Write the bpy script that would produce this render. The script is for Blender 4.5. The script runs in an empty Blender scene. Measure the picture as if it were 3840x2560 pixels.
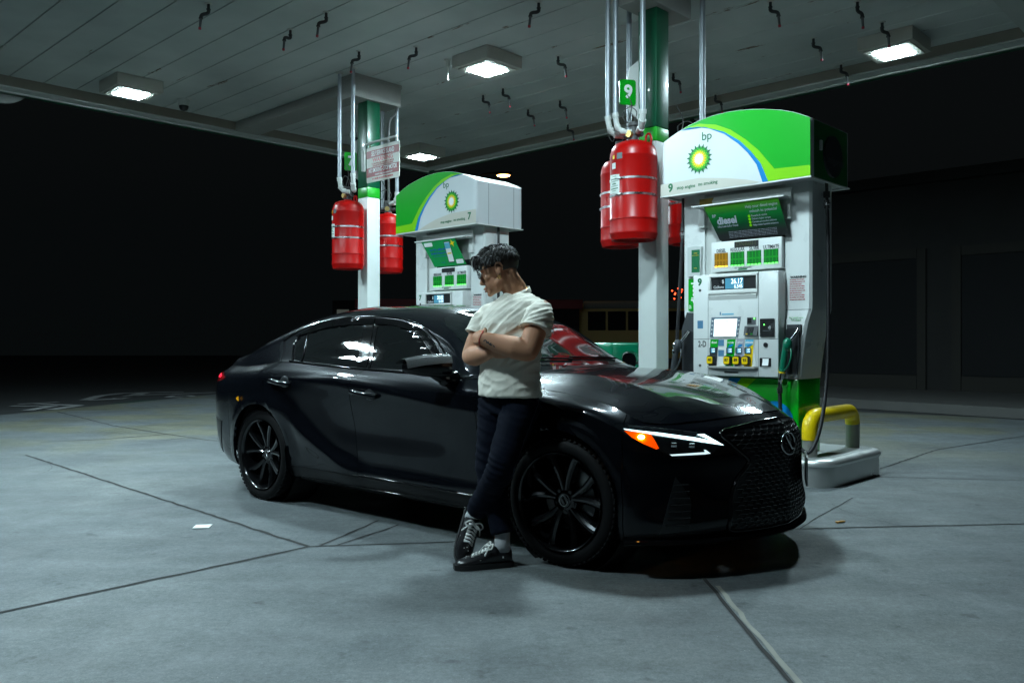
import bpy, bmesh, math, random
import numpy as np
from mathutils import Vector, Matrix, Euler
from mathutils.bvhtree import BVHTree
random.seed(7); np.random.seed(7)
S = bpy.context.scene
COL = S.collection
PI = math.pi
R = math.radians
# station axes: u runs along the pump island, v away from the viewer, both turned against the world axes
UA = Vector((.7228, -.6910, 0)); VB = Vector((.6910, .7228, 0)); SROT = math.atan2(-.6910, .7228)
def W(u, v, z=0): return UA*u + VB*v + Vector((0, 0, z))

# ---------------------------------------------------------------- materials
def mat(name, col, rough=.5, metal=0., coat=0., emit=None, es=0., vary=0., vscale=8., bump=0., bscale=60., spec=.5, rvary=0., alpha=1.):
    m = bpy.data.materials.new(name); m.use_nodes = True
    nt = m.node_tree; b = nt.nodes['Principled BSDF']
    b.inputs['Base Color'].default_value = (*col, 1); b.inputs['Roughness'].default_value = rough
    b.inputs['Metallic'].default_value = metal; b.inputs['Coat Weight'].default_value = coat
    b.inputs['Coat Roughness'].default_value = .03
    b.inputs['Specular IOR Level'].default_value = spec
    if emit: b.inputs['Emission Color'].default_value = (*emit, 1); b.inputs['Emission Strength'].default_value = es
    if vary or rvary or bump:
        tc = nt.nodes.new('ShaderNodeTexCoord')
        n = nt.nodes.new('ShaderNodeTexNoise'); n.inputs['Scale'].default_value = vscale; n.inputs['Detail'].default_value = 6
        nt.links.new(tc.outputs['Object'], n.inputs['Vector'])
        if vary:
            mx = nt.nodes.new('ShaderNodeMix'); mx.data_type = 'RGBA'
            mx.inputs['A'].default_value = (*[c*(1-vary) for c in col], 1); mx.inputs['B'].default_value = (*[min(1, c*(1+vary)) for c in col], 1)
            nt.links.new(n.outputs['Fac'], mx.inputs['Factor']); nt.links.new(mx.outputs['Result'], b.inputs['Base Color'])
        if rvary:
            mr = nt.nodes.new('ShaderNodeMapRange'); mr.inputs['From Min'].default_value = .3; mr.inputs['From Max'].default_value = .7
            mr.inputs['To Min'].default_value = max(0, rough-rvary); mr.inputs['To Max'].default_value = rough+rvary
            nt.links.new(n.outputs['Fac'], mr.inputs['Value']); nt.links.new(mr.outputs['Result'], b.inputs['Roughness'])
        if bump:
            n2 = nt.nodes.new('ShaderNodeTexNoise'); n2.inputs['Scale'].default_value = bscale; n2.inputs['Detail'].default_value = 4
            nt.links.new(tc.outputs['Object'], n2.inputs['Vector'])
            bp = nt.nodes.new('ShaderNodeBump'); bp.inputs['Strength'].default_value = bump; bp.inputs['Distance'].default_value = .01
            nt.links.new(n2.outputs['Fac'], bp.inputs['Height']); nt.links.new(bp.outputs['Normal'], b.inputs['Normal'])
    return m
M = {}
def mk(key, *a, **k): M[key] = mat(key, *a, **k); return M[key]
mk('white_panel', (.66, .69, .68), .32, vary=.05, vscale=5, rvary=.08, bump=.03, bscale=30)
mk('white_trim', (.72, .74, .72), .4, vary=.05)
mk('dirty_white', (.50, .52, .50), .5, vary=.12, vscale=4)
mk('bp_green', (.0, .36, .012), .28, coat=.3, vary=.04)
mk('bp_green_shaded', (.0, .16, .03), .3, coat=.2)
mk('bp_lime', (.20, .58, .0), .3, coat=.2)
mk('bp_blue', (.0, .20, .52), .3, coat=.2)
mk('bp_yellow', (.85, .58, .0), .35)
mk('valance_white', (.62, .66, .68), .25, coat=.3, vary=.03)
mk('valance_beige', (.52, .50, .44), .35)
mk('ink_green', (.0, .13, .045), .4)
mk('ink_black', (.012, .014, .016), .4)
mk('ink_white', (.8, .82, .82), .45)
mk('ink_red', (.45, .015, .03), .4)
mk('black_plastic', (.012, .013, .015), .35, rvary=.1)
mk('grey_plastic', (.10, .11, .12), .4)
mk('dark_grey', (.035, .04, .045), .45)
mk('rubber', (.012, .012, .014), .5, bump=.1, bscale=90)
mk('steel', (.55, .56, .57), .3, metal=1., rvary=.1, vscale=14)
mk('galv', (.34, .37, .40), .45, metal=.6, vary=.12, vscale=20, rvary=.12)
mk('tank_red', (.37, .0022, .0015), .34, spec=.28, vary=.06, vscale=3, rvary=.08, bump=.02, bscale=12)
mk('label_paper', (.62, .68, .64), .6, vary=.15, vscale=30)
mk('brass', (.45, .32, .12), .35, metal=.9)
mk('iron', (.055, .055, .055), .55, vary=.3, vscale=30)
mk('bollard_yellow', (.80, .56, .0), .38, vary=.10, vscale=14, bump=.12, bscale=40, coat=.1)
mk('column_green', (.0, .075, .032), .33, coat=.2, bump=.12, bscale=130)
mk('column_lime', (.01, .33, .015), .35)
mk('column_white', (.60, .64, .62), .42, vary=.06, vscale=6, bump=.12, bscale=110)
mk('nozzle_green', (.0, .13, .07), .3, coat=.2)
mk('box_grey', (.42, .42, .39), .5, vary=.08)
mk('blue_label', (.07, .20, .34), .5)
mk('orange_amber', (.55, .25, .02), .4)

# ---------------------------------------------------------------- mesh builder
class MB:
    def __init__(s): s.bm = bmesh.new()
    def _xf(s, vs, mtx):
        for v in vs: v.co = mtx @ v.co
    def box(s, c, size, rot=None, bev=0., seg=2):
        g = bmesh.ops.create_cube(s.bm, size=1.); vs = g['verts']
        for v in vs: v.co = Vector((v.co.x*size[0], v.co.y*size[1], v.co.z*size[2]))
        if bev:
            es = list({e for v in vs for e in v.link_edges})
            r = bmesh.ops.bevel(s.bm, geom=es, offset=min(bev, min(size)*.45), segments=seg, affect='EDGES', profile=.5)
            vs = list({v for f in r['faces'] for v in f.verts} | {v for v in vs if v.is_valid})
        m = Matrix.Translation(Vector(c))
        if rot is not None: m = m @ (Euler(rot).to_matrix().to_4x4() if not isinstance(rot, Matrix) else rot.to_4x4())
        s._xf(vs, m); return s
    def bx(s, a, b, bev=0.):
        return s.box([(p+q)/2 for p, q in zip(a, b)], [abs(q-p) for p, q in zip(a, b)], bev=bev)
    def cyl(s, p0, p1, r0, r1=None, seg=20, caps=True):
        p0, p1 = Vector(p0), Vector(p1); r1 = r0 if r1 is None else r1
        d = p1-p0; L = d.length
        g = bmesh.ops.create_cone(s.bm, cap_ends=caps, cap_tris=False, segments=seg, radius1=r0, radius2=r1, depth=L)
        q = d.to_track_quat('Z', 'Y')
        s._xf(g['verts'], Matrix.Translation((p0+p1)/2) @ q.to_matrix().to_4x4()); return s
    def sphere(s, c, r, seg=16, rings=10, rot=None):
        g = bmesh.ops.create_uvsphere(s.bm, u_segments=seg, v_segments=rings, radius=1.)
        rr = (r, r, r) if isinstance(r, (int, float)) else r
        m = Matrix.Translation(Vector(c))
        if rot is not None: m = m @ Euler(rot).to_matrix().to_4x4()
        s._xf(g['verts'], m @ Matrix.Diagonal((*rr, 1))); return s
    def lathe(s, prof, c=(0, 0, 0), seg=32, axis=None):
        c = Vector(c); q = Matrix.Identity(3) if axis is None else Vector(axis).to_track_quat('Z', 'Y').to_matrix()
        rings = []
        for r, z in prof:
            if r < 1e-6: rings.append([s.bm.verts.new(c+q@Vector((0, 0, z)))])
            else: rings.append([s.bm.verts.new(c+q@Vector((r*math.cos(2*PI*i/seg), r*math.sin(2*PI*i/seg), z))) for i in range(seg)])
        for a, b in zip(rings[:-1], rings[1:]):
            for i in range(seg):
                j = (i+1) % seg
                f = [a[i % len(a)], a[j % len(a)], b[j % len(b)], b[i % len(b)]]
                u = []
                for v in f:
                    if v not in u: u.append(v)
                if len(u) >= 3:
                    try: s.bm.faces.new(u)
                    except ValueError: pass
        return s
    def tube(s, path, r, seg=10, caps=True):
        P = [Vector(p) for p in path]; n = len(P); rr = r if isinstance(r, (list, tuple)) else [r]*n
        T = [(P[min(i+1, n-1)]-P[max(i-1, 0)]).normalized() for i in range(n)]
        nrm = T[0].orthogonal().normalized(); rings = []
        for i in range(n):
            nrm = (nrm - T[i]*nrm.dot(T[i])).normalized(); bi = T[i].cross(nrm)
            rings.append([s.bm.verts.new(P[i]+(nrm*math.cos(2*PI*k/seg)+bi*math.sin(2*PI*k/seg))*rr[i]) for k in range(seg)])
        for a, b in zip(rings[:-1], rings[1:]):
            for k in range(seg): s.bm.faces.new((a[k], a[(k+1) % seg], b[(k+1) % seg], b[k]))
        if caps:
            s.bm.faces.new(rings[0][::-1]); s.bm.faces.new(rings[-1])
        return s
    def prism(s, poly, d, org=(0, 0, 0), ex=(1, 0, 0), ey=(0, 0, 1), n=(0, -1, 0)):
        # flat polygon in the (ex, ey) plane at org, extruded by d along n
        o, ex, ey, n = Vector(org), Vector(ex), Vector(ey), Vector(n)
        a = [s.bm.verts.new(o+ex*x+ey*y) for x, y in poly]; b = [s.bm.verts.new(o+ex*x+ey*y+n*d) for x, y in poly]
        fs = []
        k = len(poly)
        try:
            s.bm.faces.new(a[::-1]); fs.append(s.bm.faces.new(b))
        except ValueError: pass
        for i in range(k): s.bm.faces.new((a[i], a[(i+1) % k], b[(i+1) % k], b[i]))
        return s
    def grid(s, pts):   # pts[i][j]
        V = [[s.bm.verts.new(p) for p in row] for row in pts]
        for i in range(len(V)-1):
            for j in range(len(V[0])-1): s.bm.faces.new((V[i][j], V[i+1][j], V[i+1][j+1], V[i][j+1]))
        return s
    def build(s, name, m, parent=None, smooth=None, loc=None, rotz=0., recalc=True):
        if recalc: bmesh.ops.recalc_face_normals(s.bm, faces=s.bm.faces)
        me = bpy.data.meshes.new(name); s.bm.to_mesh(me); s.bm.free()
        for x in (m if isinstance(m, (list, tuple)) else [m]): me.materials.append(M[x] if isinstance(x, str) else x)
        if smooth is not None:
            me.polygons.foreach_set('use_smooth', [True]*len(me.polygons))
            if smooth < 180: me.set_sharp_from_angle(angle=R(smooth))
        o = bpy.data.objects.new(name, me); COL.objects.link(o)
        if parent: o.parent = parent
        if loc is not None: o.location = loc
        o.rotation_euler[2] = rotz
        return o
def thing(name, label, cat, loc=(0, 0, 0), rotz=0., group=None):
    o = bpy.data.objects.new(name, None); COL.objects.link(o); o.empty_display_size = .1
    o.location = loc; o.rotation_euler[2] = rotz; o['label'] = label; o['category'] = cat
    if group: o['group'] = group
    return o
def tag(o, label, cat, group=None):
    o['label'] = label; o['category'] = cat
    if group: o['group'] = group
    return o
def struct(o): o['kind'] = 'structure'; return o
def arc(cx, cy, r, a0, a1, n=12): return [(cx+r*math.cos(R(a0+(a1-a0)*i/n)), cy+r*math.sin(R(a0+(a1-a0)*i/n))) for i in range(n+1)]
def rrect(x0, y0, x1, y1, r, n=4):
    return arc(x1-r, y1-r, r, 0, 90, n)+arc(x0+r, y1-r, r, 90, 180, n)+arc(x0+r, y0+r, r, 180, 270, n)+arc(x1-r, y0+r, r, 270, 360, n)
def bez(P, n=10):
    # smooth path through points (Catmull-Rom)
    P = [Vector(p) for p in P]; out = []
    for i in range(len(P)-1):
        a, b, c, d = P[max(i-1, 0)], P[i], P[i+1], P[min(i+2, len(P)-1)]
        for k in range(n):
            t = k/n; out.append(.5*((2*b)+(c-a)*t+(2*a-5*b+4*c-d)*t*t+(3*b-a-3*c+d)*t**3))
    out.append(P[-1]); return out
DG = None
def text_bm(mb, s, size, org, ex=(1, 0, 0), ey=(0, 0, 1), d=.0012, bold=0., align='CENTER', sx=1., spacing=1.):
    # lettering as real raised letters: org is the anchor on the surface, ex reads along the line, ey up
    cu = bpy.data.curves.new('t', 'FONT'); cu.body = s; cu.size = size; cu.align_x = align; cu.align_y = 'CENTER'
    cu.extrude = d/2; cu.offset = bold; cu.resolution_u = 3; cu.space_character = spacing
    o = bpy.data.objects.new('t', cu); COL.objects.link(o)
    bpy.context.view_layer.update()
    me = bpy.data.meshes.new_from_object(o.evaluated_get(bpy.context.evaluated_depsgraph_get()))
    bpy.data.objects.remove(o); bpy.data.curves.remove(cu)
    ex, ey = Vector(ex), Vector(ey); n = ex.cross(ey)
    for v in me.vertices: v.co = Vector(org)+ex*v.co.x*sx+ey*v.co.y+n*(v.co.z+d/2+.0006)
    mb.bm.from_mesh(me); bpy.data.meshes.remove(me)
    return mb
# ================================================================ SETTING
def node_ground():
    m = bpy.data.materials.new('concrete'); m.use_nodes = True; nt = m.node_tree; b = nt.nodes['Principled BSDF']
    N = nt.nodes.new; L = nt.links.new
    tc = N('ShaderNodeTexCoord')
    def noise(sc, det=5, rough=.6, vec=None):
        n = N('ShaderNodeTexNoise'); n.inputs['Scale'].default_value = sc; n.inputs['Detail'].default_value = det; n.inputs['Roughness'].default_value = rough
        L(vec or tc.outputs['Object'], n.inputs['Vector']); return n
    def ramp(src, stops):
        r = N('ShaderNodeValToRGB'); e = r.color_ramp.elements
        while len(e) < len(stops): e.new(.5)
        for k, (p, c) in enumerate(stops): e[k].position = p; e[k].color = (*c, 1)
        L(src, r.inputs['Fac']); return r.outputs['Color']
    def mix(f, a, bb, mode='MIX'):
        x = N('ShaderNodeMix'); x.data_type = 'RGBA'; x.blend_type = mode
        if isinstance(f, (int, float)): x.inputs['Factor'].default_value = f
        else: L(f, x.inputs['Factor'])
        for k, s in (('A', a), ('B', bb)):
            if isinstance(s, tuple): x.inputs[k].default_value = (*s, 1)
            else: L(s, x.inputs[k])
        return x.outputs['Result']
    big = ramp(noise(.35, 4).outputs['Fac'], [(.3, (.090, .105, .112)), (.55, (.118, .134, .138)), (.75, (.166, .178, .174))])
    mp = N('ShaderNodeMapping'); L(tc.outputs['Object'], mp.inputs['Vector']); mp.inputs['Rotation'].default_value = (0, 0, .5); mp.inputs['Scale'].default_value = (.5, 3., 1)
    streak = ramp(noise(1.4, 6, .65, mp.outputs['Vector']).outputs['Fac'], [(.35, (.80, .80, .80)), (.6, (1.06, 1.06, 1.06))])
    c = mix(.8, big, streak, 'MULTIPLY')
    spots = ramp(noise(6.5, 3, .55).outputs['Fac'], [(.27, (.52, .52, .53)), (.33, (1, 1, 1))])
    c = mix(.8, c, spots, 'MULTIPLY')
    fine = ramp(noise(130, 4, .75).outputs['Fac'], [(.3, (.60, .60, .60)), (.7, (1.38, 1.38, 1.38))])
    c = mix(.8, c, fine, 'MULTIPLY')
    g2 = ramp(noise(42, 3, .7).outputs['Fac'], [(.32, (.74, .74, .74)), (.68, (1.24, 1.24, 1.24))])
    c = mix(.85, c, g2, 'MULTIPLY')
    g3 = ramp(noise(13, 5, .75).outputs['Fac'], [(.34, (.80, .80, .80)), (.66, (1.16, 1.16, 1.16))])
    c = mix(.8, c, g3, 'MULTIPLY')
    stain = ramp(noise(.9, 6, .7).outputs['Fac'], [(.36, (.72, .72, .73)), (.50, (1, 1, 1)), (.66, (1.14, 1.13, 1.10))])
    c = mix(.75, c, stain, 'MULTIPLY')
    vo = N('ShaderNodeTexVoronoi'); vo.inputs['Scale'].default_value = 55; L(tc.outputs['Object'], vo.inputs['Vector'])
    chips = ramp(vo.outputs['Distance'], [(.05, (1, 1, 1)), (.085, (0, 0, 0))])
    sel = ramp(noise(23, 1).outputs['Fac'], [(.56, (0, 0, 0)), (.62, (.8, .8, .8))])
    c = mix(mix(1., chips, sel, 'MULTIPLY'), c, (.62, .64, .62))
    vo2 = N('ShaderNodeTexVoronoi'); vo2.inputs['Scale'].default_value = 3.1; vo2.inputs['Randomness'].default_value = 1; 
    mp2 = N('ShaderNodeMapping'); mp2.inputs['Scale'].default_value = (1, 1, 1)
    wn = noise(5, 3); ad = N('ShaderNodeVectorMath'); ad.operation = 'ADD'; sc = N('ShaderNodeVectorMath'); sc.operation = 'SCALE'; sc.inputs['Scale'].default_value = .18
    L(wn.outputs['Color'], sc.inputs[0]); L(tc.outputs['Object'], ad.inputs[0]); L(sc.outputs[0], ad.inputs[1]); L(ad.outputs[0], vo2.inputs['Vector'])
    gum = ramp(vo2.outputs['Distance'], [(.045, (.45, .45, .47)), (.10, (1, 1, 1))])
    c = mix(.75, c, gum, 'MULTIPLY')
    # older ochre-tinted bay towards the street
    sx = N('ShaderNodeSeparateXYZ'); L(tc.outputs['Object'], sx.inputs[0])
    mr = N('ShaderNodeMapRange'); mr.inputs['From Min'].default_value = 7.5; mr.inputs['From Max'].default_value = 11; L(sx.outputs['Y'], mr.inputs['Value'])
    pat = ramp(noise(.55, 5).outputs['Fac'], [(.47, (0, 0, 0)), (.56, (1, 1, 1))])
    och = mix(1., mr.outputs['Result'], pat, 'MULTIPLY')
    c = mix(och, c, mix(1., c, (1.12, 1.02, .74), 'MULTIPLY'))
    L(c, b.inputs['Base Color'])
    rr = ramp(noise(3, 4).outputs['Fac'], [(.3, (.52, .52, .52)), (.7, (.78, .78, .78))]); L(rr, b.inputs['Roughness'])
    bp = N('ShaderNodeBump'); bp.inputs['Strength'].default_value = .35; bp.inputs['Distance'].default_value = .004
    L(noise(220, 4, .7).outputs['Fac'], bp.inputs['Height']); L(bp.outputs['Normal'], b.inputs['Normal'])
    return m
M['concrete'] = node_ground()
mk('asphalt', (.040, .043, .044), .75, vary=.35, vscale=3, bump=.3, bscale=120)
mk('joint', (.022, .022, .022), .9, vary=.4, vscale=9)
mk('seal', (.24, .24, .21), .8, vary=.3, vscale=7)
mk('road_white', (.30, .31, .31), .7, vary=.4, vscale=6)
mk('road_green', (.005, .045, .03), .7, vary=.3, vscale=5)
mk('kerb', (.085, .085, .08), .7, vary=.2, vscale=3)

def poly_sheet(name, pts, z, m):
    mb = MB(); vs = [mb.bm.verts.new((x, y, z)) for x, y in pts]; mb.bm.faces.new(vs)
    o = mb.build(name, m)
    if o.data.polygons[0].normal.z < 0: o.data.flip_normals()
    return struct(o)
# one sheet to the horizon (street level), then the forecourt slab on it
poly_sheet('ground', [(-80, -80), (80, -80), (80, 80), (-80, 80)], -.03, 'asphalt')
fc = [(-40, -14), (26, -14), (26, -2.5), (5.2, 16.4), (-1, 22), (-6.6, 19.2), (-8.22, 13.63), (-11.5, 2)]
_e0, _e1 = W(-14.6, .72), W(9, .72)   # unseen slab edge along the lane, set so the doors mirror dark asphalt
fc = [(_e0.x, _e0.y), (_e1.x, _e1.y), (24, -4.6), (7.2, 13.3), (5.6, 14.4), (-2.5, 22.5), (-5.4, 21.5), (-6.65, 19.17), (-8.22, 13.63)]
mb = MB()
mb.prism([(x, y) for x, y in fc], .026, (0, 0, -.026), (1, 0, 0), (0, 1, 0), (0, 0, 1))
struct(mb.build('forecourt_paving', 'concrete'))

def strip(mb, pts, w, z, jit=0.):
    # thin flat band along a path on the ground, edges slightly broken
    P = [Vector((x, y, z)) for x, y in pts]
    out = []
    for a, b in zip(P[:-1], P[1:]):
        n = max(2, int((b-a).length/.08))
        for i in range(n): out.append(a.lerp(b, i/n))
    out.append(P[-1]); q = []
    for i, p in enumerate(out):
        t = (out[min(i+1, len(out)-1)]-out[max(i-1, 0)]).normalized(); n = Vector((-t.y, t.x, 0))
        off = n*random.uniform(-jit, jit)
        q.append([p+off+n*(w/2+random.uniform(0, jit)), p+off-n*(w/2+random.uniform(0, jit))])
    mb.grid(q)
mb = MB()
J = [([(-5.02, 8.77), (-2.6, 6.3), (-1.16, 4.83)], .022), ([(-3.4, 2.77), (-2.2, 3.65), (-1.16, 4.83)], .022), ([(-1.16, 4.83), (-.27, 4.96)], .012),
     ([(-1.10, 4.86), (-.87, 5.54)], .016), ([(-1.0, 4.86), (-.72, 5.41)], .012),
     ([(1.2, 5.25), (1.77, 5.29), (3.28, 5.44), (9, 6.0)], .016), ([(-4.37, 10.77), (-5.6, 11.9), (-7.68, 14.32)], .022), ([(-4.37, 10.77), (-4.9, 10.2), (-5.5, 9.9)], .02),
     ([(-4.37, 10.77), (-3.6, 10.1), (-2.6, 9.6)], .012), ([(2.55, 6.35), (2.0, 5.6), (1.8, 5.3)], .006), ([(3.2, 7.6), (4.6, 9.2), (6.4, 10.6)], .016), ([(3.1, 7.35), (5.2, 7.0), (8, 6.4)], .010),
     ([(-6.0, 17.5), (-3.4, 14.6), (-2.2, 13.2)], .02)]
rj = random.Random(11)
for (x0, y0, a0, n_) in ((-1.6, 7.4, .1, 26), (2.3, 6.1, -1.2, 14), (3.6, 7.6, .2, 24), (-4.6, 8.2, .15, 26)):
    p = [(x0, y0)]; a = a0
    for k in range(n_): a += rj.uniform(-.42, .42); p.append((p[-1][0]+.07*math.cos(a), p[-1][1]+.07*math.sin(a)))
    J.append((p, .0028))
for p, w in J: strip(mb, p, w*.82, .003, min(.006, w*.4))
struct(mb.build('pavement_joints', 'joint'))
mb = MB(); strip(mb, [(.98, 4.05), (.975, 3.4), (.985, 2.7), (1.0, 1.5)], .018, .003, .005); struct(mb.build('joint_sealant', 'seal'))
mb = MB(); strip(mb, [(.945, 4.2), (.945, 3.4), (.955, 2.7), (.97, 1.5)], .016, .005, .003); struct(mb.build('sealant_dark_joint', 'joint'))  # dark joint strip running beside the pale sealant

# street markings (cycle arrows and a bicycle symbol), painted on the asphalt
cx, F_, H_ = 1176, 1950, 1.16
def gp(x, y):   # a pixel of the photograph's road as measured ground coordinates
    vx, vy = (x/2.6133)/1.63265, (1380+y/2.6133)/1.63265
    Y = (H_+.03)*F_/(vy-787); return ((vx-cx)/F_*Y, Y)
mb = MB()
for pts, w in [([(180, 358), (577, 337)], .16), ([(110, 376), (520, 376), (265, 420)], .2), ([(370, 356), (775, 370), (485, 413)], .2),
               ([(830, 318), (980, 275), (1200, 250), (1440, 242), (1800, 236)], .22), ([(860, 319), (1150, 306), (1420, 244)], .25), ([(1130, 300), (1400, 266), (1700, 258), (2160, 240)], .2),
               ([(1640, 288), (1700, 275), (1850, 273), (1915, 285), (1800, 294), (1640, 288)], .14), ([(1775, 318), (1900, 305), (2050, 306), (1950, 318), (1775, 318)], .14), ([(1900, 292), (2160, 290)], .12), ([(2070, 290), (2165, 272)], .15)]:
    strip(mb, [gp(*p) for p in pts], w, -.018, .01)
struct(mb.build('road_markings', 'road_white'))
mb = MB(); pp = [gp(*p) for p in [(1090, 352), (1380, 318), (1660, 305), (2165, 300), (2165, 335), (1700, 345), (1300, 380)]]
poly_sheet('cycle_lane_paint', pp, -.024, 'road_green')
# raised footway with its kerb at the back right
mb = MB(); mb.prism([(8.9, 11.9), (40, -21), (70, 10), (20, 60), (-10, 36), (5.0, 16.8)], .16, (0, 0, -.02), (1, 0, 0), (0, 1, 0), (0, 0, 1))
struct(mb.build('pavement', 'kerb'))

# ---------------------------------------------------------------- canopy
ZC = 4.74
def node_ceiling():
    m = bpy.data.materials.new('canopy_paint'); m.use_nodes = True; nt = m.node_tree; b = nt.nodes['Principled BSDF']; N = nt.nodes.new; L = nt.links.new
    tc = N('ShaderNodeTexCoord'); b.inputs['Roughness'].default_value = .42
    n = N('ShaderNodeTexNoise'); n.inputs['Scale'].default_value = .9; n.inputs['Detail'].default_value = 5; L(tc.outputs['Object'], n.inputs['Vector'])
    r = N('ShaderNodeValToRGB'); r.color_ramp.elements[0].position = .35; r.color_ramp.elements[0].color = (.40, .43, .42, 1); r.color_ramp.elements[1].position = .7; r.color_ramp.elements[1].color = (.56, .59, .57, 1); L(n.outputs['Fac'], r.inputs['Fac'])
    # rust breaking out along the board seams
    mp = N('ShaderNodeMapping'); mp.inputs['Scale'].default_value = (1.1, 4, 1); L(tc.outputs['Object'], mp.inputs['Vector'])
    n1 = N('ShaderNodeTexNoise'); n1.inputs['Scale'].default_value = 1.1; n1.inputs['Detail'].default_value = 8; n1.inputs['Roughness'].default_value = .72; L(mp.outputs['Vector'], n1.inputs['Vector'])
    r1 = N('ShaderNodeValToRGB'); r1.color_ramp.elements[0].position = .60; r1.color_ramp.elements[0].color = (0, 0, 0, 1); r1.color_ramp.elements[1].position = .635; L(n1.outputs['Fac'], r1.inputs['Fac'])
    sx = N('ShaderNodeSeparateXYZ'); L(tc.outputs['Object'], sx.inputs[0])
    md = N('ShaderNodeMath'); md.operation = 'PINGPONG'; md.inputs[1].default_value = .21; L(sx.outputs['Y'], md.inputs[0])
    lt = N('ShaderNodeMath'); lt.operation = 'GREATER_THAN'; lt.inputs[1].default_value = .165; L(md.outputs[0], lt.inputs[0])
    mu = N('ShaderNodeMath'); mu.operation = 'MULTIPLY'; L(r1.outputs['Color'], mu.inputs[0]); L(lt.outputs[0], mu.inputs[1])
    mx = N('ShaderNodeMix'); mx.data_type = 'RGBA'; L(mu.outputs[0], mx.inputs['Factor']); L(r.outputs['Color'], mx.inputs['A']); mx.inputs['B'].default_value = (.13, .065, .025, 1)
    L(mx.outputs['Result'], b.inputs['Base Color'])
    return m
M['canopy_paint'] = node_ceiling()
mk('canopy_lip', (.22, .20, .165), .6, vary=.15, vscale=3)
mk('fascia_under', (.42, .44, .42), .5, vary=.1, vscale=2)
mk('roof_dark', (.05, .05, .05), .8)
mk('housing_grey', (.27, .27, .25), .5, vary=.1); mk('roundel_grey', (.16, .17, .16), .5)
can = thing('canopy', 'long flat station canopy with a boarded pale ceiling over the pumps', 'canopy', (0, 0, 0), SROT)
U0, U1, V0, V1 = -12.75, -2.42, -4.0, 10.95
mb = MB(); pw = .42; v = V0+.02
while v < V1-.05:
    e = min(v+pw-.010, V1)
    mb.prism([(v, ZC), (v+.004, ZC-.006), (e-.004, ZC-.006), (e, ZC), (e, ZC+.02), (v, ZC+.02)], U1-U0-.02, (U0+.01, 0, 0), (0, 1, 0), (0, 0, 1), (1, 0, 0)); v += pw
mb.build('ceiling', 'canopy_paint', can)
mb = MB(); mb.bx((U0-.02, V0-.02, ZC+.03), (U1+.02, V1+.02, ZC+.6)); mb.build('roof', 'roof_dark', can)
mb = MB(); zf = 4.60
mb.bx((U0-.02, V1-.02, zf+.012), (U1, V1+.10, ZC+.02)); mb.bx((U0-.14, V0, zf+.012), (U0-.02, V1+.10, ZC+.02)); mb.build('inner_lip', 'canopy_lip', can)
mb = MB(); mb.bx((U1+.02, V0, zf+.012), (U1+.14, V1+.10, ZC+.02)); mb.build('inner_lip', 'canopy_lip', can)
mb = MB(); mb.bx((U1+.02, V0, zf-.012), (U1+.21, V1+.17, zf+.01), .004); mb.bx((U1+.215, V0, zf-.03), (U1+.25, V1+.21, zf+.008)); mb.build('soffit_trim', 'fascia_under', can)
mb = MB(); mb.bx((U1+.255, V0, zf-.03), (U1+.34, V1+.30, ZC+.75)); mb.build('fascia', 'column_green', can)
mb = MB(); mb.bx((U0-.02, V1-.02, zf-.012), (U1, V1+.17, zf+.01), .004); mb.bx((U0-.02, V1+.175, zf-.03), (U1, V1+.21, zf+.008))
mb.bx((U0-.21, V0, zf-.012), (U0-.02, V1+.17, zf+.01), .004); mb.bx((U0-.25, V0, zf-.03), (U0-.215, V1+.21, zf+.008))
mb.build('soffit_trim', 'fascia_under', can)
mb = MB(); mb.bx((U0-.3, V1+.215, zf-.03), (U1, V1+.30, ZC+.75)); mb.bx((U0-.34, V0, zf-.03), (U0-.255, V1+.30, ZC+.75)); mb.build('fascia', 'column_green', can)
mb = MB(); mb.bx((U0, 6.85, 4.585), (-9.63, 7.25, ZC-.01), .005); mb.build('ceiling_beam', 'housing_grey', can)
for (uc, vc) in ((-9.45, 7.05), (-4.80, 7.05)):
    mb = MB(); mb.bx((uc-.17, vc-.36, 4.43), (uc+.17, vc+.42, ZC-.01), .006); mb.bx((uc-.18, vc-.37, 4.68), (uc+.18, vc+.43, ZC-.008)); mb.build('column_housing', 'housing_grey', can)
mb = MB(); mb.prism(arc(0, 0, .48, 0, 360, 40)[:-1], .08, (U0-.36, 3.55, 4.93), (0, 1, 0), (0, 0, 1), (-1, 0, 0)); mb.build('fascia_roundel', 'roundel_grey', can)
mb = MB(); mb.prism(arc(0, 0, .52, 0, 360, 40)[:-1], .08, (-6.55, V1+.31, 4.92), (1, 0, 0), (0, 0, 1), (0, 1, 0)); mb.build('fascia_roundel', 'roundel_grey', can)

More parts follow.
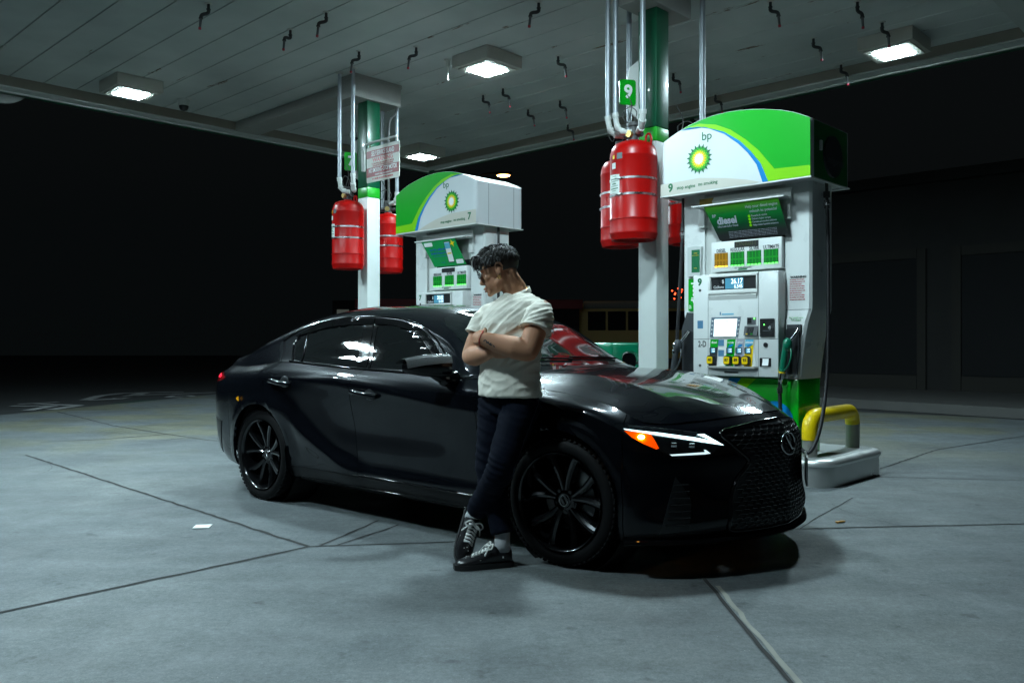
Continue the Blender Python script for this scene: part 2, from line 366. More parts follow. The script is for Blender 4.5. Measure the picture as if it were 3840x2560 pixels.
# canopy lamps
LAMP = 450.
mk('lamp_lens', (.8, .9, .92), .3, emit=(.72, .96, 1.04), es=LAMP)
mk('lamp_box', (.44, .43, .38), .45, vary=.05)
LP = [((-11.8, 4.80), 'ceiling lamp nearest the left canopy edge'), ((-7.55, 7.45), 'ceiling lamp in its deep box above the standing person'), ((-3.65, 10.32), 'ceiling lamp on the right beyond the nearer pump'),
      ((-11.97, 10.12), 'ceiling lamp glowing behind the hanging warning sign'), ((-3.65, 4.6), 'ceiling lamp above the bonnet, out of the frame'), ((.6, 7.45), 'ceiling lamp right of the frame')]
LP = LP[:5] + [((-7.55, 2.1), 'ceiling lamp left of the viewer above the open forecourt'), ((-9.55, 1.40), 'ceiling lamp at the left canopy edge behind the viewer'), ((-4.1, .1), 'ceiling lamp over the viewer')]  # last lamp is unseen, added as front fill for the person
for (u, v), lab in LP:
    t = thing('canopy_lamp', 'square lit '+lab, 'lamp', W(u, v, ZC-.006), SROT, 'lamps under the canopy'); t.scale = (.86, .86, .92)
    mb = MB(); mb.bx((-.36, -.36, -.17), (.36, .36, -.001), .006); mb.build('housing', 'lamp_box', t)
    mb = MB(); mb.prism(rrect(-.31, -.31, .31, .31, .03), .018, (0, 0, -.172), (1, 0, 0), (0, 1, 0), (0, 0, -1)); mb.build('bezel', 'lamp_box', t)
    mb = MB(); mb.prism(rrect(-.21, -.21, .21, .21, .02), .006, (0, 0, -.1905), (1, 0, 0), (0, 1, 0), (0, 0, -1)); mb.build('lens', 'lamp_lens', t)

# fire-suppression drop nozzles
mk('nozzle_iron', (.016, .017, .018), .5, vary=.2, vscale=30); mk('pipe_grey', (.07, .075, .075), .5); mk('cap_red', (.35, .01, .03), .45); mk('flange', (.50, .50, .46), .5)
def nozzle_root(): 
    t = thing('drop_nozzle', 'x', 'nozzle', (0, 0, 0), 0, 'fire nozzles hanging from the ceiling'); t.scale = (.6, .6, .6)
    mb = MB(); mb.lathe([(0, 0), (.062, 0), (.058, -.014), (.03, -.018), (0, -.018)], seg=20); mb.build('flange', 'flange', t, 40)
    mb = MB(); mb.tube([(0, 0, -.015), (0, 0, -.12)], .026, 12); mb.tube(bez([(0, 0, -.11), (.0, 0, -.155), (.04, 0, -.178), (.10, 0, -.185), (.135, 0, -.205), (.145, 0, -.25)], 5), .031, 12)
    mb.cyl((0, 0, -.095), (0, 0, -.115), .037); mb.cyl((.145, 0, -.24), (.145, 0, -.262), .037); mb.build('elbow', 'nozzle_iron', t, 40)
    mb = MB(); mb.cyl((.145, 0, -.25), (.165, 0, -.42), .023, .021, 14); mb.build('tail_pipe', 'pipe_grey', t, 40)
    mb = MB(); mb.cyl((.164, 0, -.412), (.1665, 0, -.447), .026, .024, 14); mb.build('tip', 'cap_red', t, 40)
    return t
nz0 = None
def dup(root, loc, rotz, label=None):
    r = root.copy(); COL.objects.link(r); r.location = loc; r.rotation_euler = (0, 0, rotz)
    if label: r['label'] = label
    for ch in list(root.children):
        c = ch.copy(); COL.objects.link(c); c.parent = r
        for g in list(ch.children):
            d = g.copy(); COL.objects.link(d); d.parent = c
    return r
NZ = [(-8.5, 4.26, 170, 'near the top edge, left of three others'), (-7.8, 5.25, 175, 'right of the two near the top left'), (-8.53, 5.26, 235, 'tilted sideways between two straight ones'),
      (-8.55, 6.23, 180, 'just above the left fire column'), (-7.93, 6.62, 178, 'left of the central lamp box'), (-5.96, 6.64, 182, 'at the top edge right of the central lamp'),
      (-8.76, 8.56, 5, 'right below the central lamp glare'), (-8.8, 9.56, 0, 'second right of the central lamp, lower one'), (-8.14, 9.54, 8, 'right of the central lamp, upper of a pair'),
      (-8.94, 10.67, 3, 'lowest, against the far canopy edge'), (-8.33, 8.53, 10, 'half lost in the central lamp glare'), (-4.19, 8.3, 4, 'at the top edge above the green pump valance'),
      (-3.53, 8.93, 35, 'leaning at the top edge, rightmost but one'), (-4.33, 9.65, 3, 'between the green valance and the right lamp'), (-6.33, 11.0-.14, 5, 'at the far edge above the white swoosh valance'),
      (-6.23, 9.61, 3, 'beside the tall green column on its right'), (-4.48, 10.8, 12, 'at the far edge left of the right lamp'), (-3.56, 9.7, 20, 'just behind the right lamp'), (-6.9, 8.05, 0, 'behind the pipes of the nearer red tanks')]
for u, v, a, lab in NZ:
    lab = 'black drop nozzle with red tip, '+lab
    if nz0 is None: nz0 = nozzle_root(); nz0.location = W(u, v, ZC-.006); nz0.rotation_euler[2] = R(a)+0; nz0['label'] = lab
    else: dup(nz0, W(u, v, ZC-.006), R(a), lab)
t = thing('sprinkler_head', 'thin pale spray head left of the central lamp box', 'nozzle', W(-8.01, 7.2, ZC-.006))
mb = MB(); mb.lathe([(0, 0), (.05, 0), (.045, -.012), (.028, -.015), (.028, -.09), (.014, -.1), (.014, -.26), (0, -.26)], seg=16); mb.build('spray_tube', 'flange', t, 40)
for (u, v), lab in (((-12.14, 5.7), 'small dome camera under the ceiling beside the left lamp'), ((-11.94, 8.6), 'small dome camera behind the left fire pipes')):
    t = thing('dome_camera', lab, 'camera', W(u, v, ZC-.006), SROT, 'dome cameras under the canopy')
    mb = MB(); mb.lathe([(0, 0), (.085, 0), (.085, -.06), (.078, -.09), (.0, -.09)], seg=24); mb.build('mount', 'dirty_white', t, 40)
    mb = MB(); mb.lathe([(.07, -.088), (.066, -.12), (.045, -.152), (0, -.165)], seg=24); mb.build('dome', 'black_plastic', t, 60)
# ================================================================ COLUMNS, TANKS, PIPES, SIGN
def column(uc, vc, label, num, lit):
    t = thing('canopy_column', label, 'column', W(uc, vc, 0), SROT, 'columns carrying the canopy')
    h = .108
    def shaft(z0, z1, k=0): return MB().box((0, 0, (z0+z1)/2), (2*h+k, 2*h+k, z1-z0), bev=.012)
    shaft(0, 3.13).build('white_shaft', 'column_white', t, 40)
    shaft(3.13, 3.27, .002).build('lime_band', 'column_lime', t, 40)
    shaft(3.27, 4.44, .001).build('green_shaft', 'column_green', t, 40)
    MB().box((0, 0, .02), (.34, .34, .04), bev=.006).build('foot_plate', 'iron', t)
    # pump number flag standing off the column on the side that faces along the lane
    mb = MB(); mb.prism([(.0, -.33), (.13, -.22), (.175, 0), (.13, .22), (0, .33)], .025, (-h-.012, -.02, 3.68), (-.55, -.83, 0), (0, 0, 1), (-.83, .55, 0)); mb.build('flag_board', 'white_trim', t)
    mb = MB(); mb.prism(rrect(.045, -.22, .215, .03, .025), .018, (-h-.03, -.045, 3.74), (-.55, -.83, 0), (0, 0, 1), (.83, -.55, 0)); f = mb.build('number_plate', 'bp_green', t)
    mb = MB(); text_bm(mb, num, .18, (-h-.03-.55*.125+.83*.02, -.045-.83*.125-.55*.02, 3.645), (.55, .83, 0), (0, 0, 1), bold=.006); mb.build('number', 'ink_white', f)
    return t
column(-9.45, 7.05, 'white and green canopy column behind the car roof with warning sign', '7', 0)
column(-4.80, 7.05, 'white and green canopy column left of the nearer pump', '9', 1)

def tank(u, v, z0, z1, r, label, rot, labels=True):
    t = thing('fire_tank', label, 'fire tank', W(u, v, z0), SROT+R(rot), 'red fire suppression tanks on the columns')
    H = z1-z0
    mb = MB(); mb.lathe([(0, .03), (r*.82, .03), (r*.86, 0), (r*.93, 0), (r*.97, .03), (r, .05), (r*1.012, .055), (r*1.012, .07), (r, .078), (r, .185), (r*1.02, .19), (r*1.02, .203), (r, .21),
        (r, H-.17), (r*1.008, H-.165), (r*1.008, H-.155), (r, H-.15), (r*.985, H-.12), (r*.93, H-.075), (r*.80, H-.035), (r*.55, H-.012), (.06, H), (.05, H+.012), (0, H+.012)], seg=48); mb.build('shell', 'tank_red', t, 35)
    for k, z in enumerate((H*.44, H*.60)):
        mb = MB(); mb.lathe([(r*1.002, z-.011), (r*1.018, z-.009), (r*1.018, z+.009), (r*1.002, z+.011)], seg=48)
        mb.box((-r*1.02, 0, z), (.02, .05, .028), bev=.004); mb.box((0, -r*1.02, z), (.055, .018, .022), bev=.004); mb.build('strap', 'steel', t, 40)
    mb = MB(); mb.tube(bez([(r*.62, -.0, H-.03), (r*.66, 0, H+.03), (r*.80, 0, H+.045), (r*.9, 0, H), (r*.88, 0, H-.07)], 5), .010, 8); mb.build('lifting_eye', 'tank_red', t, 40)
    mb = MB(); mb.lathe([(0, H), (.052, H), (.052, H+.05), (.062, H+.06), (.062, H+.085), (.045, H+.09), (.045, H+.14), (.058, H+.145), (.058, H+.18), (0, H+.185)], seg=20)
    mb.cyl((-.10, -.0, H+.06), (.10, 0, H+.06), .026); mb.build('valve', 'iron', t, 40)
    mb = MB(); mb.cyl((0, -.05, H+.06), (0, -.085, H+.06), .032); mb.build('gauge', 'brass', t, 40)
    mb = MB(); mb.tube(bez([(.0, -.0, H+.17), (.05, -.02, H+.27), (-.03, -.03, H+.33), (-.13, .0, H+.28), (-.09, .02, H+.20), (-.05, .04, H+.36), (-.12, .05, H+.5)], 6), .005, 6); mb.build('trigger_wire', 'iron', t)
    if labels:
        def wrap(name, a0, a1, za, zb, m, off=.003, tilt=0.):
            q = []
            for i in range(9):
                a = R(a0+(a1-a0)*i/8); dz = tilt*i/8
                q.append([Vector(((r+off)*math.cos(a), (r+off)*math.sin(a), za+dz)), Vector(((r+off)*math.cos(a), (r+off)*math.sin(a), zb+dz))])
            b = MB(); b.grid(q); return b.build(name, m, t, 60)
        wrap('certificate', 230, 270, H*.46, H*.65, 'label_paper', tilt=-.012)
        c = MB()
        for k in range(7):
            a0, a1 = (238, 266) if k % 3 else (245, 260); z = H*.625-k*.0225
            q = [[Vector(((r+.0045)*math.cos(R(a)), (r+.0045)*math.sin(R(a)), z)), Vector(((r+.0045)*math.cos(R(a)), (r+.0045)*math.sin(R(a)), z-.008 if k % 2 else z-.004))] for a in np.linspace(a0, a1, 6)]
            c.grid(q)
        c.build('certificate_print', 'ink_green', t)
        wrap('yellow_sticker', 246, 254, H*.80, H*.835, 'bp_yellow'); wrap('dark_plate', 262, 278, H*.79, H*.85, 'grey_plastic'); wrap('white_sticker', 243, 258, H*.70, H*.76, 'label_paper')
    return t
tank(-4.79, 6.70, 2.14, 3.09, .225, 'big red fire tank in front of the column by the nearer pump', 0)
tank(-5.22, 7.08, 2.14, 3.04, .205, 'red fire tank half hidden behind the left of a bigger one', 20, False)
tank(-4.62, 7.42, 2.15, 3.05, .215, 'red fire tank seen in the gap behind the nearer pump hose', 60, False)
tank(-9.44, 6.70, 2.145, 3.06, .212, 'red fire tank hanging left of the column behind the car', 0)
tank(-9.50, 7.42, 2.14, 2.97, .205, 'red fire tank below the warning sign, right of the far column', 40, False)

def fire_pipe(path, r, label, elbows=True):
    P = [Vector(p) for p in path]
    # sharp corners rounded by short elbow pieces
    t = thing('fire_pipe', label, 'pipe', P[0], 0, 'galvanised pipes feeding the fire tanks')
    Q = [p-P[0] for p in P]
    mb = MB(); mb.tube(Q[:2], r, 14); mb.build('riser', 'galv', t, 40)
    if len(Q) > 2:
        mb = MB(); mb.tube(bez(Q[1:], 6), r*1.12, 12)
        for a, b in zip(Q[1:-1], Q[2:]):
            d = (b-a).normalized(); mb.cyl(a-d*r*.8, a+d*r*.8, r*1.38, seg=14)
        mb.build('elbow', 'dirty_white', t, 40)
    mb = MB(); mb.lathe([(0, 0), (r*2.2, 0), (r*2.1, -.015), (r*1.3, -.022), (r*1.02, -.022)], seg=18); mb.build('ceiling_flange', 'flange', t, 40)
zc = ZC-.006
def pipe_uv(u, v, ue, ve, ze, r, label, zb=None):
    zb = ze+.17 if zb is None else zb
    a = W(u, v, zc); b = W(u, v, zb); m1 = W(u+(ue-u)*.12, v+(ve-v)*.12, ze+.06); m2 = W(u+(ue-u)*.45, v+(ve-v)*.45, ze+.012); e = W(ue, ve, ze)
    fire_pipe([a, b, m1, m2, e], r, label)
pipe_uv(-5.02, 6.60, -4.90, 6.74, 3.165, .024, 'leftmost pale fire pipe dropping to the nearer tanks')
pipe_uv(-4.915, 6.58, -4.78, 6.66, 3.17, .025, 'second fire pipe from the left above the nearer tanks')
pipe_uv(-4.60, 6.58, -4.72, 6.68, 3.17, .026, 'fire pipe passing in front of the nearer green column', 3.32)
fire_pipe([W(-5.13, 7.10, zc), W(-5.13, 7.10, 3.0)], .026, 'fire pipe just left of the nearer green column')
fire_pipe([W(-4.47, 7.42, zc), W(-4.47, 7.42, 3.0)], .028, 'lone fire pipe between green column and nearer pump valance')
pipe_uv(-9.42, 6.55, -9.32, 6.64, 3.155, .025, 'leftmost pale fire pipe over the far left red tank')
pipe_uv(-9.12, 6.55, -9.22, 6.64, 3.16, .026, 'fire pipe crossing the green number plate of the far column', 3.34)
pipe_uv(-9.34, 7.45, -9.46, 7.42, 3.10, .025, 'fire pipe right of the hanging warning sign', 3.24)
fire_pipe([W(-9.66, 7.45, zc), W(-9.66, 7.45, 3.02)], .027, 'fire pipe behind the warning sign beside the far column')
t = thing('cable_conduit', 'thin dark bent conduit behind the far green column', 'conduit', W(-9.2, 7.25, 4.4))
mb = MB(); mb.tube(bez([(.06, .1, 0), (.03, .06, -.12), (-.03, 0, -.22), (-.04, -.03, -.5), (-.04, -.03, -1.3)], 6), .018, 8); mb.build('conduit_tube', 'iron', t)

# hanging warning sign on the far column
mk('sign_cream', (.52, .52, .46), .45, vary=.08, vscale=10); mk('sign_red', (.24, .006, .012), .45)
# sign stands square to the lane direction: its face looks down the lane along +u
ws = thing('warning_sign', 'red and cream self service warning sign hanging from the far column', 'sign', W(-9.33, 6.93, 3.775), SROT)
ws.scale = (1., 1., .71); sw, sh = .70, .66
mb = MB(); mb.prism(rrect(0, -sh, sw, 0, .02), .006, (0, 0, 0)); bd = mb.build('board', 'sign_cream', ws)
mb = MB(); mb.bx((.0, -.0085, -.205), (sw-.012, -.0065, -.065)); mb.bx((0, -.0085, -.56), (sw-.012, -.0065, -.385)); mb.build('red_panels', 'sign_red', bd)
mb = MB()
text_bm(mb, 'SELF SERVICE ISLAND', .125, (sw/2, -.0088, -.135), sx=.41, bold=.0015); text_bm(mb, 'NO SMOKING - STOP MOTOR', .115, (sw/2, -.0088, -.445), sx=.385, bold=.0015); mb.build('white_lettering', 'ink_white', bd)
mb = MB(); text_bm(mb, 'DURING FUELING OPERATION', .043, (sw/2+.02, -.0088, -.53), sx=.62, bold=.001)
mb.build('small_lettering', 'ink_white', bd)
mb = MB()
text_bm(mb, 'WARNING', .105, (sw/2, -.0066, -.255), sx=.85, bold=.003); text_bm(mb, 'IT IS UNLAWFUL AND DANGEROUS TO DISPENSE', .048, (sw/2, -.0066, -.322), sx=.44); text_bm(mb, 'GASOLINE INTO UNAPPROVED CONTAINERS', .048, (sw/2, -.0066, -.362), sx=.44)
mb.build('red_lettering', 'ink_red', bd)
mb = MB(); text_bm(mb, 'BY ORDER OF STATE FIRE MARSHAL', .046, (sw/2, -.0066, -.605), sx=.60, bold=.0015); mb.build('authority_line', 'ink_red', bd)
mb = MB(); mb.tube(bez([(-.06, .0, -.42), (-.06, 0, -.12), (-.058, 0, .03), (-.03, 0, .075), (.05, 0, .085)], 6), .016, 10); mb.box((.34, 0, .09), (.62, .035, .035), bev=.004); mb.box((-.075, 0, -.22), (.05, .05, .40), bev=.004); mb.build('bracket', 'dirty_white', ws, 40)
mb = MB()
for x in (.06, sw-.06):
    for k in range(3): mb.lathe([(.009, -.003), (.013, 0), (.009, .003), (.009, -.003)], (x, 0, .062-k*.026), 10, axis=(0, 1, 0) if k % 2 else (1, 0, 0))
mb.build('hanging_chain', 'brass', ws)

# ---------------------------------------------------------------- pump island, guard rail, bins
mk('island_steel', (.50, .51, .50), .36, metal=.85, vary=.12, vscale=5, rvary=.1); mk('island_top', (.36, .38, .38), .6, vary=.18, vscale=4)
mk('nosing_steel', (.60, .61, .60), .40, metal=.7, vary=.12, vscale=9, rvary=.08)
def island(u0, u1, label):
    t = thing('pump_island', label, 'island', W((u0+u1)/2, 7.17, 0), SROT, 'raised pump islands')
    L = (u1-u0)/2; w = .60
    mb = MB(); mb.prism(rrect(-L, -w, L, w, .16, 8), .19, (0, 0, 0), (1, 0, 0), (0, 1, 0), (0, 0, 1)); mb.build('steel_skirt', 'island_steel', t, 40)
    prof = [(-.012, .165), (-.018, .178), (-.017, .195), (-.009, .210), (.008, .220), (.03, .2245), (.055, .225)]; q = []
    for off, z in prof: q.append([Vector((x, y, z)) for x, y in rrect(-L+off, -w+off, L-off, w-off, .16-off, 8)]); q[-1].append(q[-1][0])
    mb = MB(); mb.grid(q); mb.build('rounded_nosing', 'nosing_steel', t, 60)
    mb = MB(); mb.prism(rrect(-L+.05, -w+.05, L-.05, w-.05, .11, 8), .03, (0, 0, .193), (1, 0, 0), (0, 1, 0), (0, 0, 1)); mb.build('concrete_top', 'island_top', t)
island(-5.65, -2.83, 'steel edged pump island with rounded end beside the car nose')
island(-9.9, -6.3, 'steel edged pump island hidden behind the car')
t = thing('guard_rail', 'yellow bent pipe guard rail on the island end', 'guard rail', W(-3.06, 7.18, .222), SROT)
path = [(0, -.43, 0), (0, -.43, .14), (0, -.43, .215), (0, -.415, .275), (0, -.37, .315), (0, -.30, .33), (0, 0, .33), (0, .33, .33), (0, .39, .315), (0, .435, .275), (0, .45, .215), (0, .45, .14), (0, .45, 0)]
mb = MB(); mb.tube(bez(path[1:11], 4), .063, 18); mb.build('yellow_bend', 'bollard_yellow', t, 60)
mk('rail_post', (.30, .30, .27), .5, metal=.4, vary=.2, vscale=10)
for y in (-.43, .45):
    mb = MB(); mb.cyl((0, y, 0), (0, y, .145 if y < 0 else .232), .0605); mb.build('post', 'rail_post', t, 40)
mk('bin_green', (.0, .16, .075), .3, coat=.25, vary=.06, vscale=3)
for i, (u, lab) in enumerate(((-6.02, 'glossy green service bin seen past the windscreen pillar'), (-5.98+.55-.0, 'glossy green service bin touching the nearer white column'))):
    t = thing('service_bin', lab, 'bin', W(u, 7.12, .222), SROT, 'green bins behind the bonnet')
    MB().box((0, 0, .36), (.52, .52, .72), bev=.03).build('bin_body', 'bin_green', t, 40)
    MB().box((0, 0, .835), (.53, .53, .21), bev=.035, seg=3).build('bin_lid', 'bin_green', t, 40)

# ---------------------------------------------------------------- loose paper on the concrete
mk('paper', (.75, .76, .74), .6)
t = MB().prism([(-.05, -.055), (.05, -.05), (.048, .055), (-.052, .05)], .002, (0, 0, 0), (1, 0, 0), (0, 1, 0), (0, 0, 1)).build('paper_scrap', 'paper', None, loc=(-1.95, 5.35, .004), rotz=.1); tag(t, 'small white square of paper lying on the concrete', 'litter')
t = MB().box((0, 0, .004), (.07, .02, .008)).build('litter_stub', 'orange_amber', None, loc=(2.12, 5.48, .003), rotz=.5); tag(t, 'tiny orange stub of litter right of the car nose', 'litter')
# ================================================================ FUEL PUMPS
mk('lcd_blue', (.02, .10, .16), .3, emit=(.10, .42, .62), es=.55)
mk('lcd_text', (.8, .9, .95), .4, emit=(.85, .97, 1.), es=1.1)
mk('screen_lit', (.7, .8, .8), .25, emit=(.86, .98, .97), es=1.05)
mk('screen_frame', (.13, .18, .23), .3)
mk('led_strip_green', (.05, .5, .05), .4, emit=(.12, 1., .12), es=4.5)
mk('led_strip_amber', (.6, .3, .02), .4, emit=(1., .62, .05), es=4.5)
mk('led_dot', (.1, .9, .1), .4, emit=(.1, 1., .1), es=6.)
mk('dots_off', (.045, .055, .01), .5)
mk('glass_clear', (.55, .58, .57), .12, alpha=1.)
mk('poster_green', (.0, .30, .07), .4); mk('chrome', (.75, .76, .77), .14, metal=1.)
mk('poster_blue', (.015, .10, .42), .4); mk('phone_blue', (.12, .42, .60), .4); mk('keypad_yellow', (.8, .55, .02), .4); mk('lilac', (.36, .37, .43), .4)
mk('rust_stain', (.33, .22, .04), .55, vary=.4, vscale=6)
mk('receipt', (.78, .8, .8), .6); mk('tray_grey', (.33, .33, .31), .4); mk('wet_dark', (.02, .021, .022), .2, rvary=.1)
def led(name, base, dot, es):
    # dot-matrix price display: lit dots on a tinted panel
    m = bpy.data.materials.new(name); m.use_nodes = True; nt = m.node_tree; b = nt.nodes['Principled BSDF']; N = nt.nodes.new; L = nt.links.new
    tc = N('ShaderNodeTexCoord'); sp = N('ShaderNodeSeparateXYZ'); L(tc.outputs['Generated'], sp.inputs[0])
    def m2(op, a, c=None):
        n = N('ShaderNodeMath'); n.operation = op
        for i, s in enumerate((a, c)):
            if s is None: continue
            if isinstance(s, (int, float)): n.inputs[i].default_value = s
            else: L(s, n.inputs[i])
        return n.outputs[0]
    def cell(o, k): return m2('ABSOLUTE', m2('SUBTRACT', m2('FRACT', m2('MULTIPLY', o, k)), .5))
    fx, fz = cell(sp.outputs['X'], 17.), cell(sp.outputs['Z'], 15.)
    dot_on = m2('LESS_THAN', m2('ADD', m2('MULTIPLY', fx, fx), m2('MULTIPLY', fz, fz)), .075)
    col = m2('LESS_THAN', cell(sp.outputs['X'], 4.), .13); row = m2('LESS_THAN', m2('ABSOLUTE', m2('SUBTRACT', sp.outputs['Z'], .47)), .045)
    fig = m2('MAXIMUM', col, row)
    k = m2('MULTIPLY', dot_on, fig)
    mx = N('ShaderNodeMix'); mx.data_type = 'RGBA'; L(k, mx.inputs['Factor']); mx.inputs['A'].default_value = (*base, 1); mx.inputs['B'].default_value = (*dot, 1)
    L(mx.outputs['Result'], b.inputs['Emission Color']); b.inputs['Emission Strength'].default_value = es
    b.inputs['Base Color'].default_value = (*[c*.5 for c in base], 1); b.inputs['Roughness'].default_value = .3
    return m
M['led_green'] = led('led_green', (.0, .115, .012), (.03, .62, .03), 1.)
M['led_amber'] = led('led_amber', (.16, .085, .0), (.75, .42, .02), 1.)

def helios(p, x, y, z, r, d=.001):
    # sunburst emblem of layered petals
    def star(n, ro, ri, a0=0., half=False): 
        return [((ro if k % 2 == 0 else ri)*math.sin(2*PI*k/(2*n)+a0)*.97, (ro if k % 2 == 0 else ri)*math.cos(2*PI*k/(2*n)+a0)) for k in range(2*n)]
    e = None
    for i, (ro, ri, a, m) in enumerate(((1., .70, 0, 'ink_green'), (.86, .60, PI/18, 'bp_green'), (.70, .46, 0, 'bp_lime'), (.60, .40, PI/18, 'bp_yellow'), (.47, .33, 0, 'bp_yellow'))):
        mb = MB(); mb.prism([(px*r, pz*r) for px, pz in star(18, ro, ri, a)], d, (x, y-d*i, z-.225))
        o = mb.build('sunburst_petals', m, p)
        if e is None: e = o; p = o
    mb = MB(); mb.prism([(px*r, pz*r) for px, pz in star(18, .40, .27, PI/18)], d, (x, y-d*5, z-.225)); mb.build('sunburst_core', 'ink_white', p)
    return e

def make_pump(u, no, label, mirror, diesel):
    T = thing('fuel_pump', label, 'fuel pump', W(u, 7.05, .222), SROT, 'fuel pumps on the islands')
    Z = -.225   # heights below are above the forecourt; the pump stands on the island
    s = -1 if mirror else 1
    def B(name, m, *boxes, parent=None, bev=.004, smooth=40):
        mb = MB()
        for a, b in boxes: mb.bx((a[0], a[1], a[2]+Z), (b[0], b[1], b[2]+Z), bev)
        return mb.build(name, m, parent or T, smooth)
    def P(name, m, poly, y, d=.0015, parent=None):
        mb = MB(); mb.prism([(a, b+Z) for a, b in poly], d, (0, y, 0)); return mb.build(name, m, parent or T)
    def rc(x0, z0, x1, z1): return [(x0, z0), (x1, z0), (x1, z1), (x0, z1)]
    def text(name, m, items, y, parent):
        mb = MB()
        for it in items: text_bm(mb, it[0], it[1], (it[2], y, it[3]+Z), **(it[4] if len(it) > 4 else {}))
        return mb.build(name, m, parent)
    # --- green pedestal
    B('pedestal', 'bp_green' if diesel else 'bp_green', ((-.52, -.30, .225), (.505, .12, .858)), bev=.012)
    if diesel:
        pd = P('pedestal_stripe', 'bp_blue', [(-.13, .855), (-.02, .855), (-.16, .70), (-.27, .70)], -.300)
        P('lime_stripe', 'bp_lime', [(-.02, .855), (.12, .855), (-.05, .70), (-.16, .70)], -.300, parent=pd)
        P('pale_corner', 'lilac', [(-.45, .855), (-.13, .855), (-.27, .70), (-.45, .70)], -.300, parent=pd)
        P('blue_disc', 'bp_blue', arc(.29, .50, .17, 0, 360, 30)[:-1], -.300, parent=pd)
    # --- tall side columns, right one flares forward round the nozzle boot
    for sx in (-1, 1):
        mb = MB()
        mb.prism([(-.30, .86), (.30, .86), (.30, 2.5), (-.30, 2.5)][::1], .001, (0, 0, 0)) if False else None
        x0, x1 = (.385, .60)
        pts = []
        prof = [(.86, -.30, .515), (1.0, -.305, .53), (1.2, -.315, .56), (1.33, -.315, .585), (1.42, -.30, .605), (1.44, -.295, .61), (1.50, -.295, .612), (2.52, -.295, .612)]
        for z, yf, xo in prof: pts.append([Vector((sx*x0, yf, z+Z)), Vector((sx*(xo-.02), yf, z+Z)), Vector((sx*xo, yf+.02, z+Z)), Vector((sx*xo, .10, z+Z)), Vector((sx*(xo-.02), .12, z+Z)), Vector((sx*x0, .12, z+Z)), Vector((sx*x0, yf, z+Z))])
        mb.grid(pts); mb.build('side_column', 'white_panel', T, 30)
    B('column_seam', 'grey_plastic', ((.39, -.297, 1.437), (.6095, -.2935, 1.441)), bev=0)
    B('core', 'dirty_white', ((-.386, -.27, .86), (.386, .11, 2.5)), bev=0)
    # --- centre module
    ctr = B('card_module', 'white_panel', ((-.425, -.43, .873), (.39, -.262, 1.765)), bev=.014)
    B('module_seams', 'grey_plastic', ((-.427, -.4315, 1.194), (.392, -.4295, 1.197)), ((.209, -.4315, .875), (.212, -.4295, 1.764)), ((-.272, -.4315, .875), (-.269, -.4295, 1.764)), bev=0, parent=ctr)
    B('display_hood', 'white_trim', ((-.265, -.447, 1.735), (.207, -.4302, 1.757)), ((-.265, -.447, 1.588), (.207, -.4302, 1.622)), ((-.265, -.447, 1.622), (-.240, -.4302, 1.735)), ((.195, -.447, 1.622), (.207, -.4302, 1.735)), parent=ctr, bev=.003)
    dsp = P('sale_display', 'black_plastic', rc(-.236, 1.625, .192, 1.731), -.4305, .003)
    P('lcd', 'lcd_blue', rc(-.10, 1.630, .072, 1.722), -.4337, .0015, dsp)
    sale = ('26.17', '6.545') if diesel else ('20.02', '5.134')
    text('lcd_digits', 'lcd_text', [(sale[0], .062, .066, 1.692, dict(align='RIGHT', sx=.80, bold=.0006)), (sale[1], .045, .066, 1.648, dict(align='RIGHT', sx=.80, bold=.0004))], -.4353, dsp)
    text('display_words', 'ink_white', [('$', .045, -.122, 1.694), ('Gallons', .034, -.112, 1.648, dict(align='RIGHT'))], -.4337, dsp)
    mb = MB(); mb.prism([(-.4302, 1.585+Z), (-.445, 1.575+Z), (-.4302, 1.535+Z)], .46, (-.262, 0, 0), (0, 1, 0), (0, 0, 1), (1, 0, 0)); mb.build('shelf_lip', 'white_trim', ctr)
    text('bay_number', 'ink_green', [(no, .085, -.355, 1.70, dict(bold=.003))], -.4305, ctr)
    for z in (1.628, .962):
        P('lock', 'iron', arc(-.352, z, .012, 0, 360, 14)[:-1], -.4305, .004, ctr)
    P('card_logos', 'blue_label', rc(-.155, 1.405, -.145, 1.432)+[], -.4305, parent=ctr)
    P('card_logo_strip', 'phone_blue', rc(-.135, 1.405, -.02, 1.417), -.4305, parent=ctr)
    # lit payment screen in its grey frame
    fr = P('screen_frame', 'screen_frame', [(-.252, 1.212), (.018, 1.212), (.046, 1.386), (-.234, 1.386)], -.4305, .006)
    P('pay_screen', 'screen_lit', [(-.213, 1.217), (.0, 1.217), (.018, 1.370), (-.203, 1.370)], -.4367, .002, fr)
    mb = MB()
    for k in range(4):
        for x in (-.234, .022): mb.bx((x-.006+k*.004, -.4385, 1.237+k*.037+Z), (x+.006+k*.004, -.4367, 1.247+k*.037+Z))
    mb.build('soft_keys', 'ink_white', fr)
    text('screen_words', 'grey_plastic', [('WELCOME', .012, -.095, 1.35), ('Please insert card', .011, -.095, 1.338)], -.4389, fr)
    # card reader, keypad
    cr = P('card_reader', 'grey_plastic', rc(.108, 1.318, .187, 1.378), -.4305, .006)
    P('card_slot', 'wet_dark', rc(.115, 1.33, .15, 1.374), -.4367, .004, cr); P('status_light', 'led_dot', arc(.176, 1.368, .006, 0, 360, 12)[:-1], -.4367, .003, cr)
    mb = MB(); mb.prism([(-.4305, 1.305+Z), (-.4305, 1.225+Z), (-.452, 1.225+Z)], .125, (.083, 0, 0), (0, 1, 0), (0, 0, 1), (1, 0, 0)); kp = mb.build('keypad', 'dark_grey', T)
